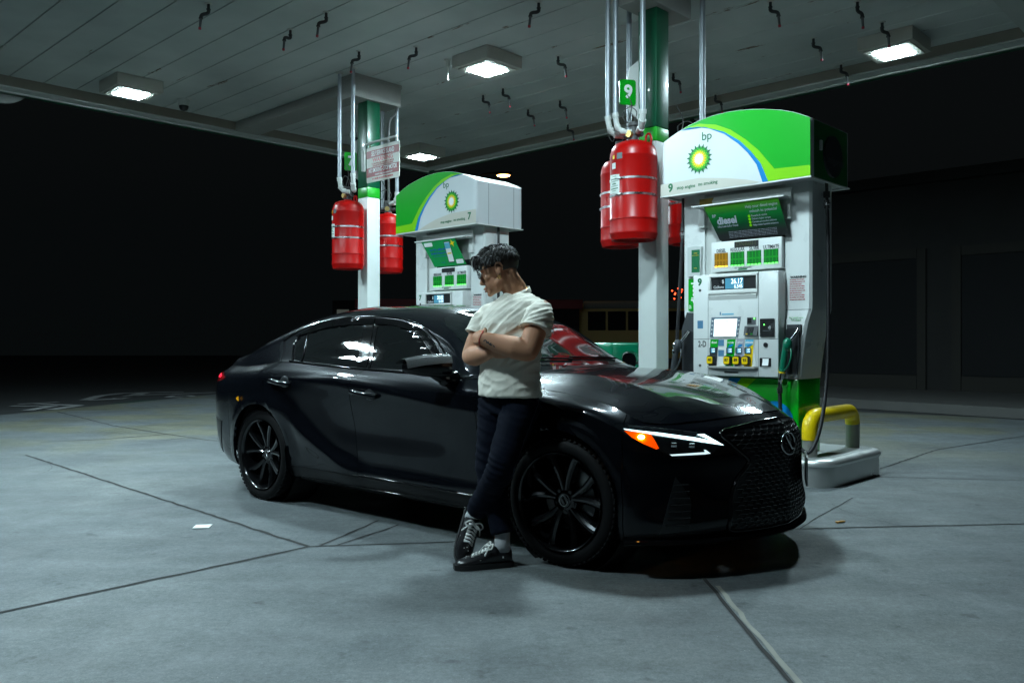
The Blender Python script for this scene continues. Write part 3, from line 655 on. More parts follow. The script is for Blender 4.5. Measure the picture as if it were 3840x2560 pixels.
    for r_ in range(4):
        for c_ in range(3):
            mb = MB(); z = 1.287-r_*.0165; yy = -.4305-(1.305-z)/.08*.0215
            mb.box((.120+c_*.021-r_*.002, yy-.003, z+Z), (.017, .006, .012), bev=.002)
            mb.build('key', ['keypad_yellow', 'black_plastic', 'bp_green'][c_] if r_ == 3 else 'black_plastic', kp)
    cl = P('contactless_reader', 'wet_dark', rrect(.228, 1.215, .358, 1.365, .008), -.4305, .010)
    P('reader_light', 'led_dot', arc(.268, 1.315, .005, 0, 360, 12)[:-1], -.4407, .002, cl)
    mb = MB()
    for k in range(3): mb.tube([Vector((.298+.012*(k+1)*math.cos(R(a))*.8, -.4415, 1.288+Z+.012*(k+1)*math.sin(R(a))*.6)) for a in range(-50, 51, 20)], .0016, 6)
    mb.build('wave_symbol', 'ink_white', cl)
    P('reader_groove', 'grey_plastic', rc(.255, 1.262, .332, 1.266), -.4407, .002, cl)
    # grade selectors
    grades = ([('diesel', -.2465, -.240, 'bp_green', 'dark_grey', '40', '3.999', '4.099')] if diesel else [])
    base = P('grade_panel', 'white_trim', [(-.268, .953), (.19, .953), (.165, 1.19), (-.250, 1.19)], -.4305, .004)
    cols = []
    if diesel: cols.append((-.262, 'diesel', 'bp_green', 'dark_grey', 'D'))
    cols += [(-.098, 'regular', 'bp_green', 'bp_green', '87'), (-.010, 'silver', 'lilac', 'lilac', '89'), (.075, 'ultimate', 'phone_blue', 'bp_yellow', '93')]
    for x, nm, top, bot, oc in cols:
        w_ = .077; sh = .020
        g = P('grade_strip', bot, [(x, .955), (x+w_, .955), (x+w_+sh, 1.192), (x+sh, 1.192)], -.4347, .003)
        P('grade_header', top, [(x+sh*.72, 1.125), (x+w_+sh*.72, 1.125 if nm != 'ultimate' else 1.145), (x+w_+sh, 1.192), (x+sh, 1.192)], -.4379, .001, g)
        text('grade_name', 'ink_white', [(nm, .027, x+w_/2+sh*.9, 1.166, dict(bold=.0005, sx=.85))], -.4391, g)
        if nm != 'diesel': P('grade_badge', 'bp_blue', [(x+w_/2+sh*.8+.024*math.cos(R(a))+.006*math.sin(R(a)), 1.138+.011*math.sin(R(a))+.006*math.cos(R(a))) for a in range(0, 360, 20)], -.4392, .001, g)
        mb = MB(); mb.prism([(a, b+Z) for a, b in rrect(x+.012, 1.070, x+.072, 1.122, .008)], .006, (0, -.4379, 0)); mb.build('price_bezel', 'black_plastic', g, 40)
        P('price_lcd', 'lcd_blue', rc(x+.026, 1.075, x+.067, 1.117), -.4441, .001, g)
        pr = {'diesel': ('3.999', '4.099'), 'regular': ('3.099', '3.199'), 'silver': ('3.699', '3.799'), 'ultimate': ('3.899', '3.999')}[nm]
        text('price_digits', 'lcd_text', [(pr[0], .017, x+.066, 1.106, dict(align='RIGHT', sx=.75)), (pr[1], .017, x+.066, 1.087, dict(align='RIGHT', sx=.75))], -.4452, g)
        mb = MB(); mb.prism([(a, b+Z) for a, b in rrect(x-.004, .972, x+.068, 1.052, .022)], .028, (0, -.4379, 0)); bt = mb.build('grade_button', 'black_plastic', T, 40)
        mb = MB(); mb.prism([(a, b+Z) for a, b in rrect(x-.001, .981, x+.054, 1.042, .012)], .003, (0, -.4661, 0)); mb.build('octane_face', 'bp_yellow', bt, 40)
        text('octane_number', 'ink_black', [(oc if oc != 'D' else '40', .033, x+.027, 1.014, dict(bold=.0008))], -.4693, bt)
    if diesel:
        for z0, z1 in ((1.135, 1.19), (1.045, 1.10)): P('notice', 'blue_label', rc(-.168, z0, -.112, z1), -.4347, .001, base)
        P('notice', 'blue_label', rc(-.378, 1.29, -.322, 1.36), -.4305, .001, ctr)
        text('side_mark', 'ink_black', [('2-D', .075, -.33, 1.15, dict(sx=.7, bold=.001))], -.4305, ctr)
    mb = MB(); mb.prism([(-.275, 0), (.212, 0), (.19, -.035), (.05, -.055), (-.12, -.055), (-.26, -.035)], .016, (0, -.4302, .945+Z), (1, 0, 0), (0, 1, 0), (0, 0, 1)); mb.build('tray_ledge', 'tray_grey', T)
    P('slot', 'ink_black', rc(-.11, .901, .022, .913), -.4305, .002, ctr)
    rp = P('receipt_bay', 'wet_dark', rrect(.222, .963, .326, 1.036, .006), -.4305, .003)
    mb = MB(); mb.grid([[Vector((x, -.4337-.012*t*t-.001, 1.03-.058*t+Z)) for t in (0, .25, .5, .75, 1)] for x in (.250, .305)]); mb.build('receipt_paper', 'receipt', rp)
    P('speaker', 'black_plastic', arc(.277, 1.145, .020, 0, 360, 24)[:-1], -.4305, .006, ctr)
    # --- price board
    pb = B('price_board', 'white_panel', ((-.29, -.345, 1.79), (.378, -.262, 2.055)), bev=.006)
    B('dark_gap', 'ink_black', ((-.23, -.275, 2.055), (.37, -.262, 2.13)), bev=0)
    P('status_display', 'ink_black', rc(-.06, 1.992, .168, 2.042), -.3455, .003, pb)
    text('status_dots', 'dots_off', [('DNB#11', .05, .054, 2.017, dict(sx=1.05))], -.3487, pb) if diesel else None
    gr = ([('DIESEL', -.256)] if diesel else [])+[('REGULAR', -.098 if diesel else -.215), ('SILVER', .060 if diesel else -.005), ('ULTIMATE', .216 if diesel else .205)]
    for nm, x in gr:
        w_ = .132 if diesel else .155; am = nm == 'DIESEL'
        l = P('price_led', 'led_amber' if am else 'led_green', rc(x, 1.832, x+w_, 1.955), -.3455, .003)
        mb = MB()
        for k in range(4): mb.bx((x+.006+k*w_/4, -.3505, 1.8325+Z), (x-.004+(k+1)*w_/4, -.3487, 1.8405+Z))
        mb.build('lit_segments', 'led_strip_amber' if am else 'led_strip_green', l)
        text('grade_word', 'ink_black', [(nm, .044, x+w_/2, 1.974, dict(sx=.72, bold=.0006))], -.3455, l)
    text('tax_note', 'ink_black', [('ALL TAXES INCLUDED', .016, .02, 1.815)], -.3455, pb)
    P('leaf_mark', 'ink_green', [(-.03, 1.796), (.055, 1.796), (.065, 1.807), (-.02, 1.807)], -.3455, parent=pb)
    # --- sloping topper poster under its white canopy rail
    B('poster_rail', 'white_trim', ((-.42, -.47, 2.365), (.455, -.31, 2.378)), ((-.42, -.335, 2.378), (.455, -.31, 2.46)), parent=T, bev=.003)
    if diesel: P('rust_stain', 'rust_stain', [(-.415, 2.38), (-.27, 2.38), (-.29, 2.42), (-.27, 2.455), (-.415, 2.455)], -.3355)
    for x in (-.40, .415): B('rail_bracket', 'white_trim', ((x-.03, -.33, 2.20), (x+.03, -.27, 2.40)), bev=.003)
    top, bot = Vector((0, -.455, 2.362+Z)), Vector((0, -.34, 2.068+Z)); ey = (top-bot).normalized(); hh = (top-bot).length; nn = Vector((1, 0, 0)).cross(ey)
    mb = MB(); mb.prism([(-.205, 0), (.44, 0), (.40, hh), (-.30, hh)] if diesel else [(-.19, 0), (.36, 0), (.28, hh), (-.30, hh)], .004, bot, (1, 0, 0), ey, nn)
    if diesel:
        m = bpy.data.materials.new('poster_fade'); m.use_nodes = True; nt = m.node_tree; b = nt.nodes['Principled BSDF']; b.inputs['Roughness'].default_value = .35
        tc = nt.nodes.new('ShaderNodeTexCoord'); sp = nt.nodes.new('ShaderNodeSeparateXYZ'); cr_ = nt.nodes.new('ShaderNodeValToRGB'); nt.links.new(tc.outputs['Generated'], sp.inputs[0]); nt.links.new(sp.outputs['Z'], cr_.inputs['Fac']); nt.links.new(cr_.outputs['Color'], b.inputs['Base Color'])
        e = cr_.color_ramp.elements; e[0].position = .15; e[0].color = (.02, .022, .022, 1); e[1].position = .98; e[1].color = (.05, .20, .01, 1); q = e.new(.4); q.color = (.0, .05, .015, 1); q = e.new(.72); q.color = (.0, .15, .02, 1)
        M['poster_fade'] = m
    po = mb.build('poster', 'poster_fade' if diesel else 'poster_green', T)
    def pt(x, t): return bot+ey*(hh*t)+Vector((x, 0, 0))+nn*.0045
    mb = MB()
    def ptext(s_, size, x, t, **k): text_bm(mb, s_, size, pt(x, t), ey=ey, **k)
    if diesel:
        ptext('Help your diesel engine', .036, .24, .86, sx=.86); ptext('unleash its potential', .036, .25, .73, sx=.86)
        ptext('BP', .040, -.215, .70, sx=.9); ptext('diesel', .088, -.10, .545, bold=.003, sx=.95); ptext('Ultra-Low Sulfur Diesel', .026, -.10, .39, sx=.8)
        for k, q in enumerate(('Powerful & reliable', 'Delivers higher torque', 'Contains protective additives', 'Helps lower harmful emissions')): ptext(q, .024, .135, .60-k*.085, align='LEFT', sx=.78)
        for k in range(5): ptext('"Powerful" compares to engine performance with diesel of minimum quality meeting the specification for this fuel', .0085, .12, .215-k*.04, sx=1.15)
        mb.build('poster_lettering', 'lilac', po)
        mb = MB()
        for k in range(4): mb.prism([(a*.012, b*.012) for a, b in arc(0, 0, 1, 0, 360, 16)[:-1]], .0012, pt(.115, .60-k*.085), (1, 0, 0), ey, nn)
        mb.build('tick_dots', 'bp_lime', po)
    else:
        ptext('Save 10c a gallon with', .040, -.05, .66, sx=.8, bold=.0008); ptext('Earnify & Amazon Prime', .040, -.03, .52, sx=.78, bold=.0008); ptext('Fill up and save every time you pay with the app', .014, -.03, .40, sx=.9); ptext('Terms apply', .014, -.02, .15)
        mb.build('poster_lettering', 'poster_blue', po)
        def pc(name, m, poly): 
            b_ = MB(); b_.prism(poly, .0015, bot+nn*.0045, (1, 0, 0), ey, nn); return b_.build(name, m, po)
        pc('white_tab', 'ink_white', rrect(-.265, hh*.80, -.12, hh*.95, .012)); pc('white_tab', 'ink_white', rrect(.21, hh*.06, .33, hh*.22, .012))
        ph = pc('phone_picture', 'ink_black', rrect(.085, hh*.12, .185, hh*.93, .012))
        b_ = MB(); b_.prism(rrect(.091, hh*.15, .179, hh*.90, .010), .001, bot+nn*.006, (1, 0, 0), ey, nn); b_.build('phone_screen', 'ink_white', ph)
        b_ = MB(); b_.prism([(.091, hh*.66), (.179, hh*.66), (.179, hh*.88), (.091, hh*.88)], .001, bot+nn*.007, (1, 0, 0), ey, nn); b_.build('phone_photo', 'phone_blue', ph)
        b_ = MB(); b_.prism(rrect(.102, hh*.45, .168, hh*.50, .004), .001, bot+nn*.007, (1, 0, 0), ey, nn); b_.build('phone_button', 'bp_yellow', ph)
        pc('yellow_sparkle', 'bp_yellow', [(.225+(.05 if k % 2 == 0 else .017)*math.cos(PI*k/4+.3), hh*.84+(.05 if k % 2 == 0 else .017)*math.sin(PI*k/4+.3)) for k in range(8)])
    # --- valance
    zt = [(-.71, 2.965), (-.62, 3.01), (-.52, 3.052), (-.42, 3.088), (-.30, 3.116), (-.18, 3.132), (-.05, 3.138), (.08, 3.132), (.2, 3.118), (.33, 3.094), (.46, 3.062), (.58, 3.02), (.71, 2.955)]
    zt = [(s*x, z) for x, z in zt][::s]
    zb = 2.488
    mb = MB(); outer = []
    # rounded-corner outline in plan
    plan = rrect(-.71, -.52, .71, .24, .05, 5)
    def ztop(x): return float(np.interp(x, [a for a, _ in zt], [b for _, b in zt]))
    pp = []
    for (x0, y0), (x1, y1) in zip(plan, plan[1:]+plan[:1]):
        n = max(1, int(math.hypot(x1-x0, y1-y0)/.05))
        for k in range(n): pp.append((x0+(x1-x0)*k/n, y0+(y1-y0)*k/n))
    dipside = (-1 if mirror else 1)
    def zz(x, y): return ztop(x)
    lo = [Vector((x, y, zb+Z)) for x, y in pp]; hi = [Vector((x, y, zz(x, y)+Z)) for x, y in pp]
    mb.grid([[a, b] for a, b in zip(lo+lo[:1], hi+hi[:1])])
    val = mb.build('valance', 'valance_white' if True else '', T, 30)
    mb = MB(); xs = np.linspace(-.70, .70, 29); mb.grid([[Vector((x, -.515, ztop(x)-.003+Z)), Vector((x, .235, ztop(x)-.003+Z))] for x in xs]); mb.build('valance_top', 'white_trim', val)
    mb = MB(); mb.bx((-.695, -.505, zb+.012+Z), (.695, .225, zb+.022+Z)); mb.build('valance_soffit', 'dirty_white', val)
    B('valance_edge', 'white_trim', ((-.712, -.523, zb-.006), (.712, -.50, zb+.004)), ((-.712, .22, zb-.006), (.712, .243, zb+.004)), ((-.712, -.5, zb-.006), (-.69, .22, zb+.004)), ((.69, -.5, zb-.006), (.712, .22, zb+.004)), parent=val, bev=0)
    # swoosh graphics on the front face (mirrored on the other pump)
    y0 = -.5215
    def MX(poly): return [(s*x, z) for x, z in poly] if s > 0 else [(s*x, z) for x, z in poly][::-1]
    inner = [(-.50, 3.056), (-.33, 3.062), (-.20, 3.022), (-.06, 2.955), (.07, 2.852), (.16, 2.76), (.24, 2.65), (.295, 2.495)]
    blue = [(-.40, 3.068), (-.25, 3.045), (-.06, 2.972), (.09, 2.868), (.19, 2.765), (.28, 2.65), (.345, 2.495)]
    lime = [(-.48, 3.066), (-.30, 3.084), (-.14, 3.047), (.0, 2.98), (.14, 2.875), (.26, 2.765), (.40, 2.59), (.705, 2.578)]
    topc = [(x, float(np.interp(x, [a for a, _ in [(-.71, 2.965), (-.62, 3.01), (-.52, 3.052), (-.42, 3.088), (-.30, 3.116), (-.18, 3.132), (-.05, 3.138), (.08, 3.132), (.2, 3.118), (.33, 3.094), (.46, 3.062), (.58, 3.02), (.71, 2.955)]], [b for _, b in [(-.71, 2.965), (-.62, 3.01), (-.52, 3.052), (-.42, 3.088), (-.30, 3.116), (-.18, 3.132), (-.05, 3.138), (.08, 3.132), (.2, 3.118), (.33, 3.094), (.46, 3.062), (.58, 3.02), (.71, 2.955)]]))-.003) for x in np.linspace(-.48, .703, 26)]
    P('green_field', 'bp_green', MX(topc+lime[::-1]), y0, .001, val)
    gw = P('lime_band', 'bp_lime', MX(lime+[(.705, 2.495)]+blue[::-1]), y0, .0014, val)
    P('blue_band', 'bp_blue', MX(blue+inner[::-1]), y0, .0018, val)
    if diesel:   # green wraps round onto the end, its colour darkened for the unlit side
        mb = MB(); mb.prism([(-.465, zb+.004+Z), (.185, zb+.004+Z), (.185, 2.95+Z), (-.465, 2.95+Z)], .0015, (.7105, 0, 0), (0, 1, 0), (0, 0, 1), (1, 0, 0)); mb.build('end_panel', 'bp_green_shaded', val)
        mb = MB(); mb.prism(arc(-.13, 2.70+Z, .17, 0, 360, 36)[:-1], .02, (.712, 0, 0), (0, 1, 0), (0, 0, 1), (1, 0, 0)); ed = mb.build('end_disc', 'dark_grey', val)
        mb = MB(); text_bm(mb, 'invigorate', .085, (.7325, -.10, 2.66+Z), (0, 1, 0), (0, 0, 1)); mb.build('end_lettering', 'grey_plastic', ed)
        mb = MB(); mb.bx((.712, -.37, 2.72+Z), (.728, -.34, 2.80+Z)); mb.build('end_chip', 'ink_white', ed)
    bl = P('beige_foot', 'valance_beige', MX([(-.705, 2.495), (.285, 2.495), (.15, 2.535), (-.05, 2.575), (-.3, 2.61), (-.705, 2.60)]) if diesel else MX([(-.705, 2.495), (.285, 2.495), (.15, 2.545), (-.05, 2.60), (-.3, 2.64), (-.705, 2.645)]), y0, .001, val)
    helios(val, s*-.305, y0, 2.775, .135)
    text('brand_letters', 'ink_green', [('bp', .105, s*-.23 if diesel else .21, 2.965 if diesel else 2.975)], y0, val)
    if diesel:
        text('bay_lettering', 'ink_green', [(no, .10, -.60, 2.555, dict(bold=.004)), ('stop engine', .043, -.44, 2.548, dict(bold=.0006, sx=.95)), ('no smoking', .043, -.22, 2.553, dict(bold=.0006, sx=.95))], y0-.001, val)
    else:
        text('bay_lettering', 'ink_green', [(no, .11, .60, 2.575, dict(bold=.003)), ('stop engine', .043, .21, 2.553, dict(bold=.0006, sx=.95)), ('no smoking', .043, .435, 2.558, dict(bold=.0006, sx=.95))], y0-.001, val)
        B('valance_joint', 'grey_plastic', ((.709, .08, 2.49), (.7118, .083, 2.955)), ((.709, -.33, 2.49), (.7118, -.327, 2.955)), parent=val, bev=0)
    # --- nozzle boots, nozzles and hoses
    def boot(x0, x1, dark):
        b_ = P('nozzle_boot', 'dark_grey', [(x0, .90), (x1-.03, .90), (x1+.005, 1.315), (x0+.035, 1.315)], -.3165, .022)
        P('boot_recess', 'ink_black', rrect(x0+.028, .915, x1-.026, 1.285, .02), -.3387, .002, b_)
        return b_
    boot(.385, .535, True)
    def nozzle(x, z, m, lean, label_):
        # spout in the boot at the top, body, grip running down to the swivel
        k = lean
        mb = MB(); mb.tube(bez([(x+k*.05, -.35, z+.10+Z), (x+k*.03, -.38, z+.05+Z), (x, -.41, z+Z)], 5), .014, 12); nz = mb.build('nozzle_spout', 'chrome', T, 50)
        mb = MB(); mb.sphere((x-.008*k, -.425, z-.03+Z), (.038, .045, .060), 16, 12); mb.tube([(x-.012*k, -.425, z-.02+Z), (x-.03*k, -.43, z-.10+Z), (x-.055*k, -.425, z-.25+Z)], [.034, .026, .027], 14); mb.build('nozzle_body', m, nz, 60)
        mb = MB(); mb.tube(bez([(x+.03*k, -.445, z-.06+Z), (x+.045*k, -.47, z-.12+Z), (x+.02*k, -.47, z-.20+Z), (x-.03*k, -.44, z-.24+Z)], 5), .007, 8); mb.build('trigger_guard', m, nz, 60)
        mb = MB(); mb.cyl((x-.055*k, -.425, z-.25+Z), (x-.057*k, -.425, z-.262+Z), .029); mb.build('yellow_ring', 'bp_yellow', nz, 40)
        mb = MB(); mb.tube(bez([(x-.058*k, -.425, z-.26+Z), (x-.066*k, -.425, z-.31+Z), (x-.076*k, -.42, z-.34+Z), (x-.078*k, -.42, z-.42+Z)], 4), .019, 12); mb.cyl((x-.077*k, -.42, z-.385+Z), (x-.077*k, -.42, z-.43+Z), .026, seg=8); mb.build('swivel', 'chrome', nz, 50)
        return nz, Vector((x-.078*k, -.42, z-.43+Z))
    if diesel:
        nz, e = nozzle(.475, 1.175, 'nozzle_green', 1, '')
        mb = MB(); mb.tube(bez([e, e+Vector((.004, -.0, -.15)), e+Vector((.012, -.01, -.35)), (.47, -.46, .23+.0), (.56, -.44, .10), (.66, -.42, .06), (.70, -.30, .30), (.69, -.16, .8), (.668, -.10, 1.6), (.66, -.10, 2.05)], 10), .016, 12); mb.build('hose', 'rubber', T, 60)
        mb = MB(); mb.cyl((.66, -.1, 2.0), (.655, -.1, 2.30), .013); mb.cyl((.658, -.1, 2.06), (.657, -.1, 2.13), .022); mb.cyl((.657, -.1, 2.15), (.656, -.1, 2.20), .027); mb.build('breakaway', 'iron', T, 40)
        mb = MB(); mb.lathe([(.028, 2.085), (.031, 2.09), (.031, 2.105), (.028, 2.11)], (.657, -.1, 0), 16); mb.build('breakaway_ring', 'steel', T)
        # diesel side: left boot, black nozzle and hose
        mb = MB(); mb.prism([(-.595, .86), (-.47, .86), (-.47, 1.43), (-.545, 1.44), (-.60, 1.28)], .04, (0, -.30, Z)); mb.build('nozzle_boot', 'dark_grey', T)
        P('boot_recess', 'ink_black', rrect(-.575, .90, -.478, 1.27, .02), -.3405, .002)
        nz2, e2 = nozzle(-.575, 1.165, 'dark_grey', 1.1, '')
        mb = MB(); mb.box((-.60, -.44, 1.14+Z), (.05, .05, .05), bev=.015); mb.box((-.612, -.435, 1.08+Z), (.045, .045, .05), bev=.015); mb.build('nozzle_clamp', 'chrome', nz2, 50)
        mb = MB(); mb.tube(bez([e2, e2+Vector((0, 0, -.2)), (-.67, -.42, .28), (-.70, -.38, .15), (-.73, -.30, .25), (-.70, -.28, .8), (-.655, -.27, 1.6), (-.64, -.26, 2.0)], 10), .016, 12); mb.build('hose', 'rubber', T, 60)
        mb = MB(); mb.cyl((-.64, -.26, 1.9), (-.635, -.26, 2.29), .014); mb.cyl((-.638, -.26, 1.97), (-.637, -.26, 2.05), .025, .018); mb.cyl((-.639, -.26, 1.90), (-.638, -.26, 1.955), .022); mb.build('breakaway', 'iron', T, 40)
        mb = MB(); mb.lathe([(.024, 1.93), (.028, 1.935), (.028, 1.955), (.024, 1.96)], (-.639, -.26, 0), 16); mb.build('breakaway_ring', 'steel', T)
        mb = MB(); text_bm(mb, 'WARNING', .026, (.50, -.296, 1.71+Z), sx=1.1, bold=.001); mb.build('notice_heading', 'ink_black', T)
        mb = MB()
        for k in range(10): text_bm(mb, ['No smoking. Turn off engine', 'Use approved containers only', 'Static electricity hazard', 'Do not re-enter your vehicle'][k % 4], .0115, (.425, -.296, 1.69-k*.0185+Z), align='LEFT', sx=.95, bold=.0004)
        mb.build('notice_lines', 'ink_red', T)
        mb = MB(); text_bm(mb, 'May contain up to', .017, (.49, -.317, 1.372+Z)); text_bm(mb, '10% ethanol', .017, (.49, -.317, 1.352+Z)); mb.build('ethanol_note', 'bp_green', T)
        # leaflet holder and upright diesel flag on the left column
        hb = P('leaflet_holder', 'glass_clear', [(-.545, 1.765), (-.41, 1.765), (-.40, 2.03), (-.46, 2.04), (-.545, 2.03)], -.296, .035)
        P('leaflet', 'ink_green', rc(-.50, 1.80, -.415, 2.005), -.3315, .002, hb); text('leaflet_lettering', 'bp_yellow', [('save', .022, -.458, 1.975), ('every gallon', .014, -.458, 1.955), ('today', .014, -.458, 1.84)], -.3337, hb)
        fl = P('diesel_flag', 'bp_green', rc(-.548, 1.455, -.46, 1.745), -.296, .012)
        mb = MB(); text_bm(mb, 'diesel', .085, (-.485, -.3085, 1.615+Z), (0, 0, 1), (-1, 0, 0), bold=.003); text_bm(mb, 'BP', .034, (-.527, -.3085, 1.49+Z), (0, 0, 1), (-1, 0, 0), bold=.0006); mb.build('flag_lettering', 'ink_white', fl)
    else:
        nz, e = nozzle(.475, 1.175, 'ink_black', 1, '')
        mb = MB(); mb.tube(bez([e, e+Vector((.004, 0, -.2)), (.50, -.44, .2), (.60, -.35, .12), (.66, -.2, .5), (.652, -.12, 1.2), (.645, -.1, 2.05)], 10), .016, 12); mb.build('hose', 'rubber', T, 60)
        mb = MB(); mb.cyl((.645, -.1, 1.9), (.64, -.1, 2.29), .014); mb.cyl((.643, -.1, 1.96), (.642, -.1, 2.05), .028, .02); mb.cyl((.644, -.1, 1.88), (.643, -.1, 1.94), .024); mb.build('breakaway', 'iron', T, 40)
        mb = MB(); text_bm(mb, 'WARNING', .026, (.50, -.296, 1.71+Z), bold=.001); mb.build('notice_heading', 'ink_black', T)
        mb = MB()
        for k in range(10): text_bm(mb, ['No smoking. Turn off engine', 'Use approved containers only', 'Static electricity hazard', 'Do not re-enter your vehicle'][k % 4], .0115, (.425, -.296, 1.69-k*.0185+Z), align='LEFT', sx=.95, bold=.0004)
        mb.build('notice_lines', 'ink_red', T)
    return T
make_pump(-3.66, '9', 'white and green fuel pump by the car nose with diesel poster, bay 9', False, True)
make_pump(-7.50, '7', 'white fuel pump behind the car with bright green offer poster, bay 7', True, False)
# ================================================================ CAR (built from surface nets, x forward, y to its left)
def paint():
    m = bpy.data.materials.new('car_paint'); m.use_nodes = True; nt = m.node_tree; b = nt.nodes['Principled BSDF']; N = nt.nodes.new; L = nt.links.new
    tc = N('ShaderNodeTexCoord'); vo = N('ShaderNodeTexVoronoi'); vo.inputs['Scale'].default_value = 900; L(tc.outputs['Object'], vo.inputs['Vector'])
    r = N('ShaderNodeValToRGB'); r.color_ramp.elements[0].position = .0; r.color_ramp.elements[0].color = (.0005, .0007, .001, 1); r.color_ramp.elements[1].position = 1; r.color_ramp.elements[1].color = (.0055, .007, .011, 1)
    L(vo.outputs['Color'], r.inputs['Fac']); L(r.outputs['Color'], b.inputs['Base Color'])
    b.inputs['Metallic'].default_value = .25; b.inputs['Roughness'].default_value = .26; b.inputs['Specular IOR Level'].default_value = .05; b.inputs['Coat Weight'].default_value = .85; b.inputs['Coat IOR'].default_value = 1.44
    n = N('ShaderNodeTexNoise'); n.inputs['Scale'].default_value = 5; n.inputs['Detail'].default_value = 5; L(tc.outputs['Object'], n.inputs['Vector'])
    mr = N('ShaderNodeMapRange'); mr.inputs['From Min'].default_value = .35; mr.inputs['From Max'].default_value = .75; mr.inputs['To Min'].default_value = .002; mr.inputs['To Max'].default_value = .009; L(n.outputs['Fac'], mr.inputs['Value']); L(mr.outputs['Result'], b.inputs['Coat Roughness'])
    return m
M['car_paint'] = paint()
mk('car_glass', (.004, .0045, .005), .015, spec=.5, coat=.5); mk('windscreen', (.006, .0075, .008), .02, spec=.6, coat=.4, rvary=.01)
mk('gloss_black', (.003, .003, .0035), .05, spec=.4); mk('satin_trim', (.006, .006, .007), .3, spec=.25); mk('arch_black', (.011, .011, .012), .42, rvary=.06)
mk('tyre', (.006, .006, .0065), .62, spec=.15, bump=.15, bscale=70); mk('rim_black', (.010, .0105, .012), .20, metal=.55, coat=.8); mk('disc_steel', (.30, .30, .30), .35, metal=1.)
mk('drl_white', (.8, .9, .9), .3, emit=(.62, .94, 1.), es=3.5); mk('lamp_glow', (.5, .6, .6), .3, emit=(.7, .92, 1.), es=1.1)
mk('amber_lens', (.5, .12, .0), .12, emit=(1., .065, .0), es=.9); mk('amber_bulb', (1., .5, .1), .3, emit=(1., .42, .06), es=90.)
mk('headlamp_lens', (.010, .012, .014), .03, coat=1.); mk('tail_red', (.25, .004, .006), .1, coat=.8); mk('tail_lit', (.5, .0, .01), .2, emit=(1., .02, .05), es=2.2); mk('reflector_amber_glow', (.5, .22, .0), .15, emit=(1., .5, .02), es=.25)
mk('mirror_carbon', (.075, .078, .08), .22, coat=.9, bump=.25, bscale=260, vary=.5, vscale=240); mk('plate', (.40, .42, .42), .4); mk('dark_inner', (.002, .002, .002), .9); mk('silver_mark', (.45, .46, .46), .2, metal=1.)
CARX, CARROT = Vector((-.218, 6.014, 0)), R(-41.7)
car = thing('parked_car', 'glossy black four door sedan with its right turn signal glowing orange', 'car', CARX, CARROT)

